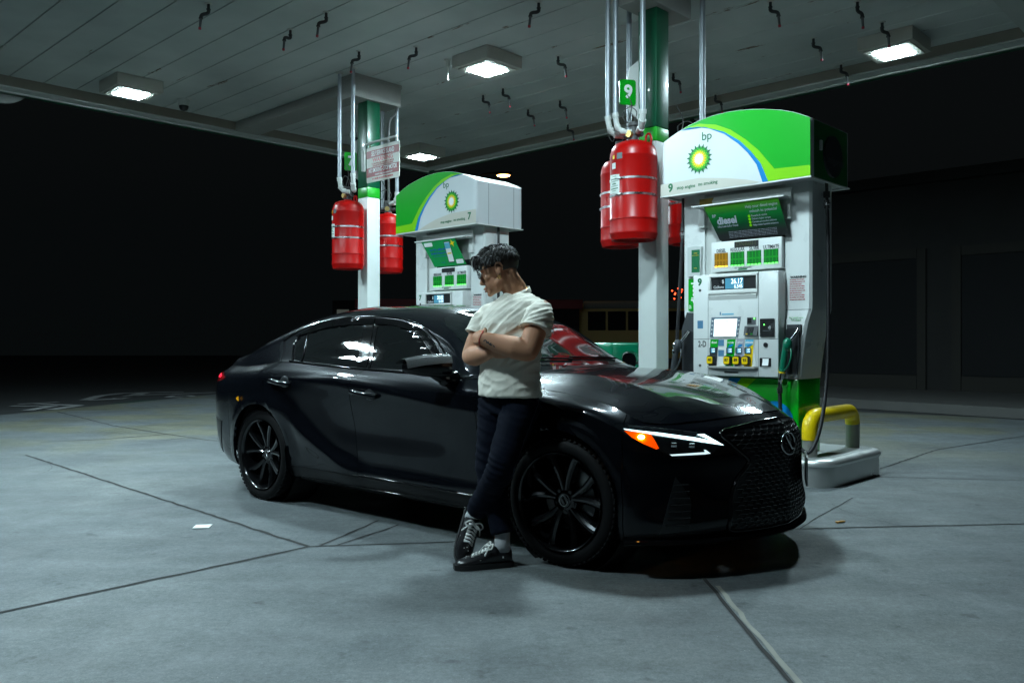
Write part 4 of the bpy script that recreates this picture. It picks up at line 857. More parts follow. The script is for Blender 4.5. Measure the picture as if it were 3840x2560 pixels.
def cr(P, n):
    # Catmull-Rom through rows of P (k, ..., 3), n steps a span
    P = np.asarray(P, float); k = len(P); out = []
    ext = np.concatenate([[2*P[0]-P[1]], P, [2*P[-1]-P[-2]]])
    for i in range(k-1):
        a, b, c, d = ext[i], ext[i+1], ext[i+2], ext[i+3]
        for j in range(n):
            t = j/n; out.append(.5*(2*b+(c-a)*t+(2*a-5*b+4*c-d)*t*t+(3*b-a-3*c+d)*t**3))
    out.append(P[-1]); return np.array(out)
def net(cols, nu, nv):
    A_ = cr(np.array(cols, float), nu)                 # along
    return np.swapaxes(cr(np.swapaxes(A_, 0, 1), nv), 0, 1)   # -> [col][row][3]
def C(x, w, z):
    n = 8; x = x if isinstance(x, (list, tuple)) else [x]*n
    return [(x[i], -w[i], z[i]) for i in range(n)]
body_cols = [
 C([2.235, 2.270, 2.257, 2.252, 2.252, 2.244, 2.205, 2.135], [0]*8, [.17, .27, .36, .48, .60, .68, .735, .783]),
 C([2.192, 2.226, 2.213, 2.207, 2.206, 2.194, 2.150, 2.090], [.25]*8, [.17, .27, .36, .48, .60, .675, .73, .775]),
 C([2.095, 2.130, 2.115, 2.107, 2.103, 2.088, 2.055, 2.005], [.48, .49, .485, .48, .48, .48, .48, .472], [.17, .26, .36, .48, .60, .67, .72, .757]),
 C([2.000, 2.028, 2.012, 2.000, 1.992, 1.980, 1.955, 1.920], [.66, .675, .67, .665, .665, .665, .665, .652], [.17, .25, .36, .48, .60, .67, .715, .75]),
 C([1.895, 1.912, 1.903, 1.895, 1.890, 1.882, 1.865, 1.840], [.785, .803, .80, .797, .795, .793, .785, .752], [.165, .25, .36, .48, .60, .68, .725, .762]),
 C([1.80, 1.80, 1.80, 1.79, 1.79, 1.785, 1.78, 1.76], [.845, .868, .869, .867, .865, .860, .842, .780], [.165, .25, .36, .48, .60, .69, .75, .806]),
 C(1.60, [.862, .882, .887, .890, .893, .892, .872, .777], [.18, .27, .38, .50, .64, .74, .815, .855]),
 C(1.40, [.867, .886, .890, .898, .904, .905, .886, .772], [.19, .28, .38, .50, .66, .78, .850, .887]),
 C(1.20, [.862, .885, .889, .894, .901, .905, .890, .767], [.20, .285, .38, .50, .66, .79, .868, .907]),
 C(1.02, [.856, .882, .881, .885, .894, .903, .890, .762], [.205, .29, .38, .50, .66, .79, .875, .926]),
 C(.82, [.852, .880, .876, .879, .891, .904, .893, .800], [.21, .29, .38, .50, .66, .785, .875, .950]),
 C(.50, [.850, .880, .874, .876, .890, .907, .892, .843], [.21, .29, .38, .50, .66, .805, .890, .962]),
 C(.10, [.850, .880, .873, .874, .888, .910, .890, .847], [.21, .29, .38, .50, .67, .845, .915, .978]),
 C([-.25, -.262, -.275, -.295, -.315, -.325, -.295, -.232], [.850, .880, .874, .876, .890, .911, .890, .848], [.212, .292, .38, .50, .68, .872, .935, .987]),
 C(-.60, [.854, .885, .884, .890, .897, .913, .888, .845], [.215, .295, .39, .51, .70, .892, .948, 1.003]),
 C([-1.0, -1.0, -1.03, -1.08, -1.20, -1.335, -1.315, -1.21], [.860, .890, .902, .908, .913, .918, .902, .838], [.215, .295, .40, .52, .66, .82, .93, 1.018]),
 C(-1.45, [.860, .890, .906, .916, .921, .921, .895, .80], [.215, .295, .40, .52, .66, .82, .93, 1.0]),
 C(-1.65, [.858, .888, .902, .911, .917, .917, .888, .775], [.22, .30, .40, .52, .66, .81, .92, .985]),
 C(-1.85, [.845, .872, .882, .892, .90, .899, .865, .742], [.23, .30, .40, .52, .66, .80, .905, .975]),
 C([-2.05, -2.06, -2.07, -2.08, -2.09, -2.09, -2.08, -2.07], [.79, .825, .84, .852, .858, .855, .815, .695], [.245, .31, .40, .52, .66, .79, .90, .972]),
 C([-2.24, -2.27, -2.29, -2.30, -2.31, -2.31, -2.30, -2.27], [.66, .70, .715, .72, .725, .72, .69, .60], [.25, .31, .40, .52, .66, .79, .90, .985]),
 C([-2.35, -2.38, -2.40, -2.40, -2.405, -2.405, -2.395, -2.355], [.45, .47, .48, .485, .49, .485, .465, .43], [.255, .31, .40, .52, .66, .79, .905, 1.0]),
 C([-2.40, -2.425, -2.435, -2.437, -2.437, -2.435, -2.42, -2.375], [.22]*8, [.255, .31, .40, .52, .66, .79, .91, 1.015]),
 C([-2.41, -2.435, -2.445, -2.447, -2.447, -2.445, -2.43, -2.385], [0]*8, [.255, .31, .40, .52, .66, .79, .91, 1.02])]
NU, NV = 9, 6
G = net(body_cols, NU, NV)
FX, RX, AZ, AR = 1.405, -1.40, .335, .374
def smooth(t): t = np.clip(t, 0, 1); return t*t*(3-2*t)
x, y, z = G[..., 0], G[..., 1], G[..., 2]
side = smooth((.97-np.abs(np.linspace(0, 1, G.shape[0])-.5)*2-.02)/.3)[:, None]
disp = np.zeros_like(x)
for ax in (FX, RX):     # raised wheel-arch brim
    dz = np.where(z > AZ, z-AZ, 0); r = np.hypot(x-ax, dz)
    disp += .013*smooth((AR+.066-r)/.012)*(z > .18)
# swage sweeping up from the sill to the rear arch, and a soft hollow over the doors
lx = [-1.35, -1.0, -.92, -.82, -.63, -.48, -.26, .0]; lz = [.80, .672, .592, .53, .432, .372, .322, .29]
zl = np.interp(x, lx, lz); dd = z-zl; msk = smooth((-.18-x)/.25)*smooth((x+1.36)/.25)
disp += msk*(.026*np.exp(-(dd/.045)**2)*(dd > 0)+.026*np.exp(-(dd/.11)**2)*(dd <= 0))
disp += -.010*np.exp(-((z-.60)/.09)**2)*smooth((.75-x)/.3)*smooth((x+.7)/.4)
# lower front fender / door blade and crease along the shoulder
cz = np.interp(x, [-1.35, -.9, -.42, -.12, .2, .57, .9, 1.2], [.90, .909, .882, .87, .835, .787, .765, .76])
disp += .009*np.exp(-np.abs(z-cz)/.014)*smooth((1.3-x)/.3)*smooth((x+1.5)/.3)
sg = np.where(y < -1e-4, -1., 0.)
nx_w = smooth((2.0-np.abs(x))/.35)
G[..., 1] += sg*disp*np.maximum(nx_w, 0)
# front fender: the hood-side shoulder falls into the lamp
def to_bvh(nets):
    vs, fs = [], []
    for g, mirror in nets:
        for sgn in ((1, -1) if mirror else (1,)):
            b0 = len(vs); n, m_ = g.shape[:2]
            vs += [Vector((p[0], p[1]*sgn, p[2])) for p in g.reshape(-1, 3)]
            fs += [(b0+i*m_+j, b0+(i+1)*m_+j, b0+(i+1)*m_+j+1, b0+i*m_+j+1) for i in range(n-1) for j in range(m_-1)]
    return BVHTree.FromPolygons(vs, fs)
hood_rows = [
 [(.98, 0, 1.010), (.96, .26, 1.006), (.92, .46, .994), (.87, .63, .972), (.85, .752, .948)],
 [(1.16, 0, 1.004), (1.15, .26, 1.002), (1.13, .47, .990), (1.09, .64, .958), (1.05, .764, .923)],
 [(1.40, 0, .985), (1.40, .26, .986), (1.39, .47, .974), (1.37, .645, .938), (1.35, .773, .892)],
 [(1.64, 0, .948), (1.64, .26, .946), (1.62, .47, .934), (1.595, .645, .902), (1.565, .778, .860)],
 [(1.84, 0, .900), (1.83, .26, .893), (1.79, .47, .877), (1.74, .65, .852), (1.70, .782, .828)],
 [(2.00, 0, .843), (1.975, .26, .834), (1.91, .465, .818), (1.84, .652, .797), (1.78, .772, .788)],
 [(2.130, 0, .786), (2.085, .25, .778), (2.0, .470, .760), (1.915, .650, .752), (1.836, .750, .763)]]
HN = net([[(p[0], -p[1], p[2]) for p in row] for row in hood_rows], 10, 8)
wv = np.abs(HN[..., 1]); lon = smooth((HN[..., 0]-.95)/.3)*smooth((2.12-HN[..., 0])/.25)
HN[..., 2] += .006*np.exp(-((wv-.52)/.07)**2)*lon
gh = [
 (.98, [(.768, .945), (.758, .950), (.74, .955), (.70, .962), (.66, .970), (.42, .995), (0, 1.005)]),
 (.82, [(.800, .951), (.792, .957), (.778, .963), (.752, .968), (.718, .974), (.45, 1.055), (0, 1.085)]),
 (.66, [(.832, .957), (.818, .963), (.795, .971), (.770, .979), (.742, .988), (.47, 1.142), (0, 1.178)]),
 (.53, [(.840, .962), (.822, .985), (.790, 1.02), (.752, 1.060), (.716, 1.092), (.47, 1.218), (0, 1.250)]),
 (.40, [(.843, .966), (.818, 1.0), (.776, 1.06), (.722, 1.130), (.680, 1.182), (.45, 1.286), (0, 1.314)]),
 (.25, [(.845, .972), (.815, 1.01), (.765, 1.09), (.700, 1.180), (.648, 1.243), (.42, 1.340), (0, 1.370)]),
 (.10, [(.847, .978), (.813, 1.02), (.755, 1.11), (.685, 1.222), (.625, 1.292), (.40, 1.378), (0, 1.408)]),
 (-.10, [(.848, .982), (.812, 1.025), (.750, 1.13), (.672, 1.25), (.610, 1.332), (.40, 1.403), (0, 1.428)]),
 (-.35, [(.848, .990), (.810, 1.03), (.745, 1.14), (.665, 1.265), (.600, 1.360), (.40, 1.416), (0, 1.438)]),
 (-.70, [(.845, 1.006), (.805, 1.045), (.742, 1.15), (.662, 1.27), (.598, 1.361), (.40, 1.416), (0, 1.438)]),
 (-1.0, [(.841, 1.018), (.800, 1.055), (.740, 1.14), (.665, 1.25), (.600, 1.334), (.40, 1.395), (0, 1.418)]),
 (-1.25, [(.832, 1.018), (.795, 1.055), (.742, 1.12), (.680, 1.20), (.622, 1.282), (.42, 1.352), (0, 1.378)]),
 (-1.50, [(.795, .999), (.778, 1.03), (.740, 1.085), (.695, 1.145), (.645, 1.205), (.45, 1.285), (0, 1.312)]),
 (-1.75, [(.762, .982), (.750, 1.0), (.725, 1.04), (.692, 1.085), (.655, 1.13), (.47, 1.198), (0, 1.222)]),
 (-1.95, [(.722, .977), (.712, .988), (.694, 1.01), (.67, 1.04), (.640, 1.065), (.48, 1.115), (0, 1.130)]),
 (-2.15, [(.668, .978), (.658, .986), (.64, 1.005), (.61, 1.024), (.58, 1.04), (.46, 1.064), (0, 1.075)]),
 (-2.30, [(.582, .988), (.575, .994), (.56, 1.014), (.54, 1.030), (.51, 1.042), (.42, 1.052), (0, 1.060)])]
gcols = [[(xx, -w_, z_) for w_, z_ in rows] for xx, rows in gh]
gcols.append([(-2.35, -.44, 1.0), (-2.352, -.43, 1.006), (-2.356, -.42, 1.02), (-2.362, -.40, 1.033), (-2.368, -.38, 1.038), (-2.376, -.25, 1.044), (-2.388, 0, 1.046)])
GN = net(gcols, 8, 6)
def fine(g, k=3): return net([list(map(tuple, r)) for r in g], k, k)
BV = to_bvh([(fine(G), True), (fine(HN), True), (fine(GN), True)])

def panel(name, m, grid, keep=None, both=True, parent=None, roll=.014, gap=.0022, one=None, sm=50, label=None):
    outs = []
    def make(signs):
        mb = MB(); bm = mb.bm
        for sgn in signs:
            n, m_ = grid.shape[:2]
            V = [[None]*m_ for _ in range(n)]
            inside = np.zeros((n, m_), bool); P = grid.copy()
            for ax in (FX, RX):
                dz = np.where(P[..., 2] > AZ, P[..., 2]-AZ, 0.); dx = P[..., 0]-ax; r = np.hypot(dx, dz)
                ins = (r < AR) & (np.abs(P[..., 1]) > .70)
                k = AR/np.maximum(r, 1e-6)
                Q = P.copy(); Q[..., 0] = ax+dx*k; Q[..., 2] = np.where(P[..., 2] > AZ, AZ+dz*k, P[..., 2])
                P = np.where(ins[..., None], Q, P); inside |= ins
            for i in range(n-1):
                for j in range(m_-1):
                    if inside[i, j] and inside[i+1, j] and inside[i, j+1] and inside[i+1, j+1]: continue
                    q = []
                    for a, b in ((i, j), (i+1, j), (i+1, j+1), (i, j+1)):
                        if V[a][b] is None: V[a][b] = bm.verts.new((P[a, b, 0], P[a, b, 1]*sgn, P[a, b, 2]))
                        q.append(V[a][b])
                    try: bm.faces.new(q)
                    except ValueError: pass
        bmesh.ops.remove_doubles(bm, verts=bm.verts, dist=.0012)
        bmesh.ops.recalc_face_normals(bm, faces=bm.faces)
        # outward
        s_ = sum(((f.calc_center_median()-Vector((0, 0, .5))).dot(f.normal)*f.calc_area()) for f in bm.faces)
        if s_ < 0: bmesh.ops.reverse_faces(bm, faces=bm.faces)
        bm.normal_update()
        be = [e for e in bm.edges if len(e.link_faces) == 1 and not (abs(e.verts[0].co.y) < .002 and abs(e.verts[1].co.y) < .002)]
        bvs = {v for e in be for v in e.verts}
        mv = {}
        for v in bvs:
            d = Vector((0, 0, 0))
            for f in v.link_faces: d += (f.calc_center_median()-v.co).normalized()
            if d.length: mv[v] = d.normalized()*gap
        for v, d in mv.items(): v.co += d
        nn = {v: v.normal.copy() for v in bvs}
        r = bmesh.ops.extrude_edge_only(bm, edges=be); nv = [g for g in r['geom'] if isinstance(g, bmesh.types.BMVert)]
        from mathutils.kdtree import KDTree
        kd = KDTree(len(nn)); L_ = list(nn.items())
        for i, (v, n_) in enumerate(L_): kd.insert(v.co, i)
        kd.balance()
        for v in nv:
            i = kd.find(v.co)[1]; v.co -= L_[i][1]*roll
        return mb.build(name, m, parent or car, sm, recalc=False)
    if one: return make(one)
    for sgn in (1, -1): outs.append(make((sgn,)))
    return outs
c = lambda k: k*NU
rw = lambda k: k*NV
panel('front_bumper', 'car_paint', G[c(0):c(5)+1, :], one=(1, -1), roll=.02)
fen = panel('fender', 'car_paint', G[c(5):c(10)+1, :], roll=.02)
fd = panel('front_door', 'car_paint', G[c(10):c(13)+1, rw(1):])
rd = panel('rear_door', 'car_paint', G[c(13):c(15)+1, rw(1):])
panel('quarter_panel', 'car_paint', G[c(15):c(18)+1, :], roll=.02)
panel('rear_bumper', 'car_paint', G[c(18):c(23)+1, :], one=(1, -1), roll=.02)
panel('side_skirt', 'satin_trim', G[c(10):c(15)+1, :rw(1)+1])
panel('bonnet', 'car_paint', HN, one=(1, -1), roll=.012, gap=.003)
panel('roof_and_boot', 'car_paint', GN, one=(1, -1), roll=.01, gap=.0)
mb = MB()
for sgn in (1, -1): mb.bx((-1.85, .0, .18), (1.8, sgn*.80, .20)); mb.bx((-1.02, sgn*.60, .2), (1.0, sgn*.80, .90))
mb.bx((-2.1, -.58, .2), (1.78, .58, .70)); mb.bx((-2.0, -.55, .70), (.6, .55, .90)); mb.build('underbody', 'dark_inner', car)
for ax in (FX, RX):
    for sgn in (1, -1):
        mb = MB(); mb.cyl((ax, sgn*.60, AZ+.02), (ax, sgn*.845, AZ+.02), AR+.03, seg=40, caps=False)
        mb.cyl((ax, sgn*.60, AZ+.02), (ax, sgn*.605, AZ+.02), AR+.03, seg=40)
        mb.build('wheel_liner', 'dark_inner', car)

def patch(name, m, poly, org, ex, ey, d, off=.003, parent=None, step=.035, thick=.004, sm=60, bvh=None):
    # a panel cut to an outline and laid on the bodywork: the outline is carried along d on to the surface
    bvh = bvh or BV
    org, ex, ey, d = Vector(org), Vector(ex).normalized(), Vector(ey).normalized(), Vector(d).normalized()
    mb = MB(); bm = mb.bm
    vs = [bm.verts.new((a, b, 0)) for a, b in poly]
    f = bm.faces.new(vs)
    bmesh.ops.triangulate(bm, faces=[f])
    xs = [p[0] for p in poly]; ys = [p[1] for p in poly]
    for lo, hi, n in ((min(xs), max(xs), Vector((1, 0, 0))), (min(ys), max(ys), Vector((0, 1, 0)))):
        k = lo+step
        while k < hi:
            bmesh.ops.bisect_plane(bm, geom=bm.verts[:]+bm.edges[:]+bm.faces[:], plane_co=n*k, plane_no=n); k += step
    bmesh.ops.triangulate(bm, faces=[f for f in bm.faces if len(f.verts) > 4])
    for v in bm.verts:
        o = org+ex*v.co.x+ey*v.co.y; h = bvh.ray_cast(o, d)
        if h[0] is None:
            h = bvh.find_nearest(o+d*1.2)
        n_ = h[1] if h[1].dot(d) < 0 else -h[1]
        v.co = h[0]-d*(off/max(.35, -n_.dot(d)))
    bm.normal_update()
    if sum(f.normal.dot(d) for f in bm.faces) > 0: bmesh.ops.reverse_faces(bm, faces=bm.faces)
    be = [e for e in bm.edges if len(e.link_faces) == 1]
    r = bmesh.ops.extrude_edge_only(bm, edges=be)
    for g in r['geom']:
        if isinstance(g, bmesh.types.BMVert): g.co += d*thick
    return mb.build(name, m, parent or car, sm, recalc=False)
def side_patch(name, m, poly, sgn=-1, **k):
    p = poly if sgn < 0 else poly[::-1]
    return patch(name, m, p, (0, sgn*2, 0), (1, 0, 0), (0, 0, 1), (0, -sgn, 0), **k)
# --- glass
quarter = [(-.992, 1.036), (-1.09, 1.045), (-1.15, 1.10), (-1.195, 1.155), (-1.135, 1.222)]
rglass = [(-.962, 1.034), (-1.105, 1.236), (-.98, 1.258), (-.88, 1.273), (-.75, 1.283), (-.64, 1.288), (-.49, 1.288), (-.345, 1.006)]
fglass = [(-.198, 1.0), (-.338, 1.289), (-.24, 1.284), (-.138, 1.274), (-.04, 1.256), (.06, 1.232), (.13, 1.203), (.19, 1.172), (.315, 1.093), (.42, 1.02), (.50, .985), (.12, .992)]
visor_r = [(-1.26, 1.205), (-1.10, 1.278), (-.95, 1.312), (-.8, 1.328), (-.6, 1.335), (-.385, 1.332), (-.375, 1.286), (-.49, 1.288), (-.64, 1.288), (-.75, 1.283), (-.88, 1.273), (-.98, 1.258), (-1.105, 1.236)]
visor_f = [(-.365, 1.286), (-.375, 1.331), (-.25, 1.323), (-.1, 1.305), (.03, 1.276), (.13, 1.242), (.22, 1.198), (.32, 1.135), (.44, 1.045), (.50, .995), (.42, 1.02), (.315, 1.093), (.19, 1.172), (.13, 1.203), (.06, 1.232), (-.04, 1.256), (-.138, 1.274), (-.24, 1.284)]
for sgn in (-1, 1):
    q = side_patch('quarter_window', 'car_glass', quarter, sgn, parent=car); side_patch('rear_window_pane', 'car_glass', rglass, sgn, parent=rd[0 if sgn > 0 else 1]); side_patch('front_window_pane', 'car_glass', fglass, sgn, parent=fd[0 if sgn > 0 else 1])
    side_patch('rain_visor', 'gloss_black', visor_r, sgn, off=.012, thick=.010, parent=rd[0 if sgn > 0 else 1]); side_patch('rain_visor', 'gloss_black', visor_f, sgn, off=.012, thick=.010, parent=fd[0 if sgn > 0 else 1])
    # belt moulding, glazing dividers and roof drip rail
    def onside(pts, off=.004):
        out = []
        for a, b in pts:
            h = BV.ray_cast(Vector((a, sgn*2, b)), Vector((0, -sgn, 0))); out.append((h[0] if h[0] else Vector((a, sgn*.8, b)))+Vector((0, sgn*off, 0)))
        return out
    mb = MB(); mb.tube(onside(bez([(-1.12, 1.030, 0), (-.97, 1.020, 0), (-.67, 1.005, 0), (-.33, .991, 0), (.0, .982, 0), (.3, .972, 0), (.6, .962, 0)], 6) and [(p.x, p.y) for p in bez([(-1.12, 1.030, 0), (-.97, 1.020, 0), (-.67, 1.005, 0), (-.33, .991, 0), (.0, .982, 0), (.3, .972, 0), (.6, .962, 0)], 6)]), .0075, 8); mb.build('belt_moulding', 'gloss_black', car, 60)
    mb = MB(); mb.tube(onside([(p.x, p.y) for p in bez([(-1.09, 1.032, 0), (-1.165, 1.09, 0), (-1.225, 1.155, 0), (-1.20, 1.20, 0)], 6)]), .007, 8); mb.build('window_surround', 'gloss_black', car, 60)
    mb = MB(); mb.tube(onside([(-.978, 1.03), (-1.02, 1.09), (-1.065, 1.16), (-1.115, 1.235)]), .006, 8); mb.build('glazing_bar', 'gloss_black', rd[0 if sgn > 0 else 1], 60)
    mb = MB(); mb.tube(onside([(p.x, p.y) for p in bez([(-1.42, 1.175, 0), (-1.3, 1.232, 0), (-1.1, 1.292, 0), (-.85, 1.325, 0), (-.5, 1.343, 0), (-.2, 1.328, 0), (.03, 1.29, 0), (.2, 1.225, 0), (.36, 1.13, 0), (.52, 1.01, 0)], 5)], .001), .006, 8); mb.build('roof_seam', 'gloss_black', car, 60)
    b_ = [(-.338, 1.289), (-.372, 1.289), (-.228, 1.0), (-.198, 1.0)]; side_patch('door_pillar', 'gloss_black', b_, sgn, off=.006, parent=car)
    b_ = [(-.385, 1.289), (-.49, 1.288), (-.345, 1.004), (-.24, 1.0)]; side_patch('door_pillar', 'gloss_black', b_, sgn, off=.004, parent=car)
ws_poly = [(.955, 0), (.945, -.2), (.91, -.40), (.85, -.56), (.74, -.66), (.60, -.685), (.42, -.648), (.27, -.60), (.185, -.545), (.20, -.35), (.225, -.15), (.23, 0), (.225, .15), (.20, .35), (.185, .545), (.27, .60), (.42, .648), (.60, .685), (.74, .66), (.85, .56), (.91, .40), (.945, .2)]
patch('windscreen', 'windscreen', ws_poly, (0, 0, 3), (1, 0, 0), (0, 1, 0), (0, 0, -1), off=.003, step=.05)
rw_poly = [(-1.86, 0), (-1.84, -.3), (-1.76, -.52), (-1.45, -.50), (-1.22, -.44), (-1.17, -.2), (-1.16, 0), (-1.17, .2), (-1.22, .44), (-1.45, .50), (-1.76, .52), (-1.84, .3)]
patch('rear_screen', 'car_glass', rw_poly, (0, 0, 3), (1, 0, 0), (0, 1, 0), (0, 0, -1), off=.003, step=.05)
sr = [(-.92, -.38), (-.30, -.40), (-.30, .40), (-.92, .38)]
patch('sunroof', 'car_glass', sr, (0, 0, 3), (1, 0, 0), (0, 1, 0), (0, 0, -1), off=.003, step=.08)
# wipers
for y0, y1, in ((.42, -.10), (-.10, -.52)):
    mb = MB(); pts = []
    for k in range(7):
        yy = y0+(y1-y0)*k/6; h = BV.ray_cast(Vector((.90-.10*abs(yy)-.02*k/6*4*.3, yy, 3)), Vector((0, 0, -1))); pts.append(h[0]+Vector((0, 0, .014)))
    mb.tube(pts, .007, 6); mb.build('wiper', 'satin_trim', car)
mb = MB(); mb.grid([[Vector((xa, yy, zz_+.012)) for xa, zz_ in ((.86-.12*abs(yy)**2*1.2, 1.035-.085*abs(yy)**2), (.985-.19*abs(yy)**2, 1.0-.085*abs(yy)**2))] for yy in np.linspace(-.70, .70, 21)]); mb.build('cowl', 'satin_trim', car)

# --- lamps and face
e45 = (.7071, .7071, 0)
def fr_patch(name, m, pts, sgn=-1, **k):
    # pts: points near the right front corner; carried on to the surface from the front right
    poly = [(p[0]*.7071-sgn*p[1]*.7071*1.0 if sgn < 0 and False else p[0]*.7071+(-sgn)*p[1]*.7071*1.0, p[2]) for p in pts]
    ex = (.7071, (-sgn)*.7071, 0)
    o = Vector((.7071, sgn*.7071, 0))*3.
    return patch(name, m, poly, o, ex, (0, 0, 1), -o, **k)
HL = [(1.735, -.877, .757), (1.82, -.84, .754), (1.907, -.770, .744), (2.0, -.645, .725), (2.078, -.524, .704), (2.120, -.450, .646), (2.081, -.519, .603), (1.989, -.667, .582), (1.919, -.754, .636), (1.807, -.850, .702)]
DR = [(1.795, -.860, .7375), (1.929, -.741, .7165), (2.04, -.585, .6885), (2.090, -.507, .6695), (2.046, -.577, .7035), (2.066, -.543, .7035), (2.119, -.450, .646), (2.077, -.527, .6605), (1.912, -.763, .7090), (1.800, -.855, .7335)]
DL = [(1.959, -.704, .611), (2.065, -.545, .616), (2.061, -.549, .628), (2.067, -.541, .627), (2.081, -.519, .609), (2.065, -.545, .606), (1.965, -.697, .604)]
AM = [(1.797, -.858, .727), (1.852, -.817, .721), (1.90, -.778, .710), (1.912, -.763, .680), (1.924, -.748, .643), (1.915, -.759, .638), (1.87, -.805, .666), (1.825, -.837, .696)]
for sgn in (-1, 1):
    def fl(pts): return pts if sgn < 0 else [(a, -b, z_) for a, b, z_ in pts]
    hl = fr_patch('headlight', 'headlamp_lens', HL, sgn, off=.004) if sgn < 0 else patch('headlight', 'headlamp_lens', [(a*.7071+(-b)*(-.7071)*1.0 if False else (a*.7071-(-b)*.7071), z_) for a, b, z_ in HL], Vector((.7071, .7071, 0))*3, (.7071, -.7071, 0), (0, 0, 1), (-.7071, -.7071, 0), off=.004)
    if sgn < 0:
        fr_patch('daytime_strip', 'drl_white', DR, off=.009, parent=hl, step=.02); fr_patch('daytime_hook', 'lamp_glow', DL, off=.008, parent=hl, step=.02)
        am = fr_patch('turn_signal', 'amber_lens', AM, off=.007, parent=hl, step=.02)
        h = BV.ray_cast(Vector((1.862, -.810, .698))+Vector((.7071, -.7071, 0)), Vector((-.7071, .7071, 0)))
        MB().sphere(h[0]+Vector((.7071, -.7071, 0))*.006, (.017, .017, .011), 12, 8).build('signal_bulb', 'amber_bulb', hl, 180)
        for k, (a, b, z_) in enumerate(((2.026, -.609, .652), (1.972, -.69, .658))):
            h = BV.ray_cast(Vector((a, b, z_))+Vector((.7071, -.7071, 0)), Vector((-.7071, .7071, 0))); MB().box(h[0]+Vector((.7071, -.7071, 0))*.003, (.03, .03, .022), (0, 0, PI/4), .004).build('projector_lens', 'chrome', hl, 40)
    else:
        patch('daytime_strip', 'drl_white', [(a*.7071-(-b)*.7071, z_) for a, b, z_ in DR], Vector((.7071, .7071, 0))*3, (.7071, -.7071, 0), (0, 0, 1), (-.7071, -.7071, 0), off=.009, parent=hl, step=.02)
# grille: spindle outline, lattice, frame, emblem
sp_half = [(0, .752), (.15, .745), (.31, .728), (.435, .705), (.41, .655), (.355, .60), (.312, .56), (.335, .52), (.375, .48), (.412, .415), (.437, .32), (.448, .25), (.425, .215), (.25, .208), (0, .206)]
sp = [(-a, b) for a, b in sp_half]+[(a, b) for a, b in sp_half[-2:0:-1]]
gr = patch('grille', 'ink_black', sp, (3, 0, 0), (0, 1, 0), (0, 0, 1), (-1, 0, 0), off=.004, step=.04)
mb = MB(); fr = [(-a, b) for a, b in sp_half]+[(a, b) for a, b in sp_half[::-1]]
def onfront(a, b, off):
    h = BV.ray_cast(Vector((3, a, b)), Vector((-1, 0, 0))); return (h[0] if h[0] else Vector((2.2, a, b)))+Vector((off, 0, 0))
mb.tube([onfront(a, b, .004) for a, b in [(p.x, p.y) for p in bez([(a, b, 0) for a, b in fr], 3)]], .011, 8); mb.build('grille_frame', 'gloss_black', gr, 60)
def in_poly(px_, py_, poly):
    c_ = False
    for (x1, y1), (x2, y2) in zip(poly, poly[1:]+poly[:1]):
        if (y1 > py_) != (y2 > py_) and px_ < (x2-x1)*(py_-y1)/(y2-y1)+x1: c_ = not c_
    return c_
mk('mesh_black', (.009, .009, .0095), .22, coat=.3)
mb = MB()
for r_ in range(-1, 26):
    zc_ = .235+r_*.0205
    for k in range(-14, 15):
        yc = k*.050+(.025 if r_ % 2 else 0); q = [(yc-.020, zc_+.004), (yc+.012, zc_+.002), (yc+.020, zc_-.004), (yc+.008, zc_-.016), (yc-.008, zc_-.0215)]
        if all(in_poly(a, b, sp) for a, b in q): mb.tube([onfront(a, b, .010) for a, b in q], .0030, 5)
mb.build('grille_lattice', 'mesh_black', gr, 60)
mb = MB(); rng = [onfront(.080*math.cos(R(a)), .628+.056*math.sin(R(a)), .018) for a in range(0, 361, 12)]; mb.tube(rng, .0065, 8)
mb.tube([onfront(-.035, .672, .02), onfront(-.030, .655, .021), onfront(.012, .600, .021), onfront(.06, .598, .02)], [.004, .007, .008, .004], 8); mb.build('emblem', 'silver_mark', gr, 60)
patch('emblem_plate', 'gloss_black', [(.078*math.cos(R(a)), .628+.054*math.sin(R(a))) for a in range(0, 360, 15)], (3, 0, 0), (0, 1, 0), (0, 0, 1), (-1, 0, 0), off=.012, parent=gr)
pl_c = onfront(.30, .46, .04)
MB().box(pl_c, (.012, .305, .155), (0, 0, R(24)), .004).build('number_plate', 'plate', car, 40)
for sgn in (-1, 1):
    ip = [(1.977, -.682, .50), (2.0, -.65, .45), (2.023, -.614, .38), (2.015, -.628, .24), (1.922, -.750, .227)]
    if sgn < 0: it = fr_patch('side_intake', 'ink_black', ip, off=.003)
    else: it = patch('side_intake', 'ink_black', [(a*.7071-(-b)*.7071, z_) for a, b, z_ in ip], Vector((.7071, .7071, 0))*3, (.7071, -.7071, 0), (0, 0, 1), (-.7071, -.7071, 0), off=.003)
    mb = MB()
    for k in range(7):
        zz_ = .27+k*.032; o = Vector((.7071, sgn*.7071, 0))*3; ex = Vector((.7071, -sgn*.7071, 0)); pts = []
        for t_ in (1.936+.013*k*.6, 1.945+.01*k*.3):
            pass
        for tt in np.linspace(1.945+.006*k, 1.985, 4):
            ttt = tt*.7071-.695*(.7071)*-1.*-1. if False else 0
        for s_ in np.linspace(0, 1, 4):
            a = 1.94+.005*k+(2.018-1.94-.005*k)*s_; b = -(.728-.006*k)+(.728-.006*k-.622)*s_
            org = Vector((a, b if sgn < 0 else -b, zz_)); h = BV.ray_cast(org+Vector((.7071, sgn*.7071, 0)), Vector((-.7071, -sgn*.7071, 0)))
            if h[0]: pts.append(h[0]+Vector((.7071, sgn*.7071, 0))*.006)
        if len(pts) > 1: mb.tube(pts, .004, 6)
    mb.build('intake_slats', 'mesh_black', it, 60)
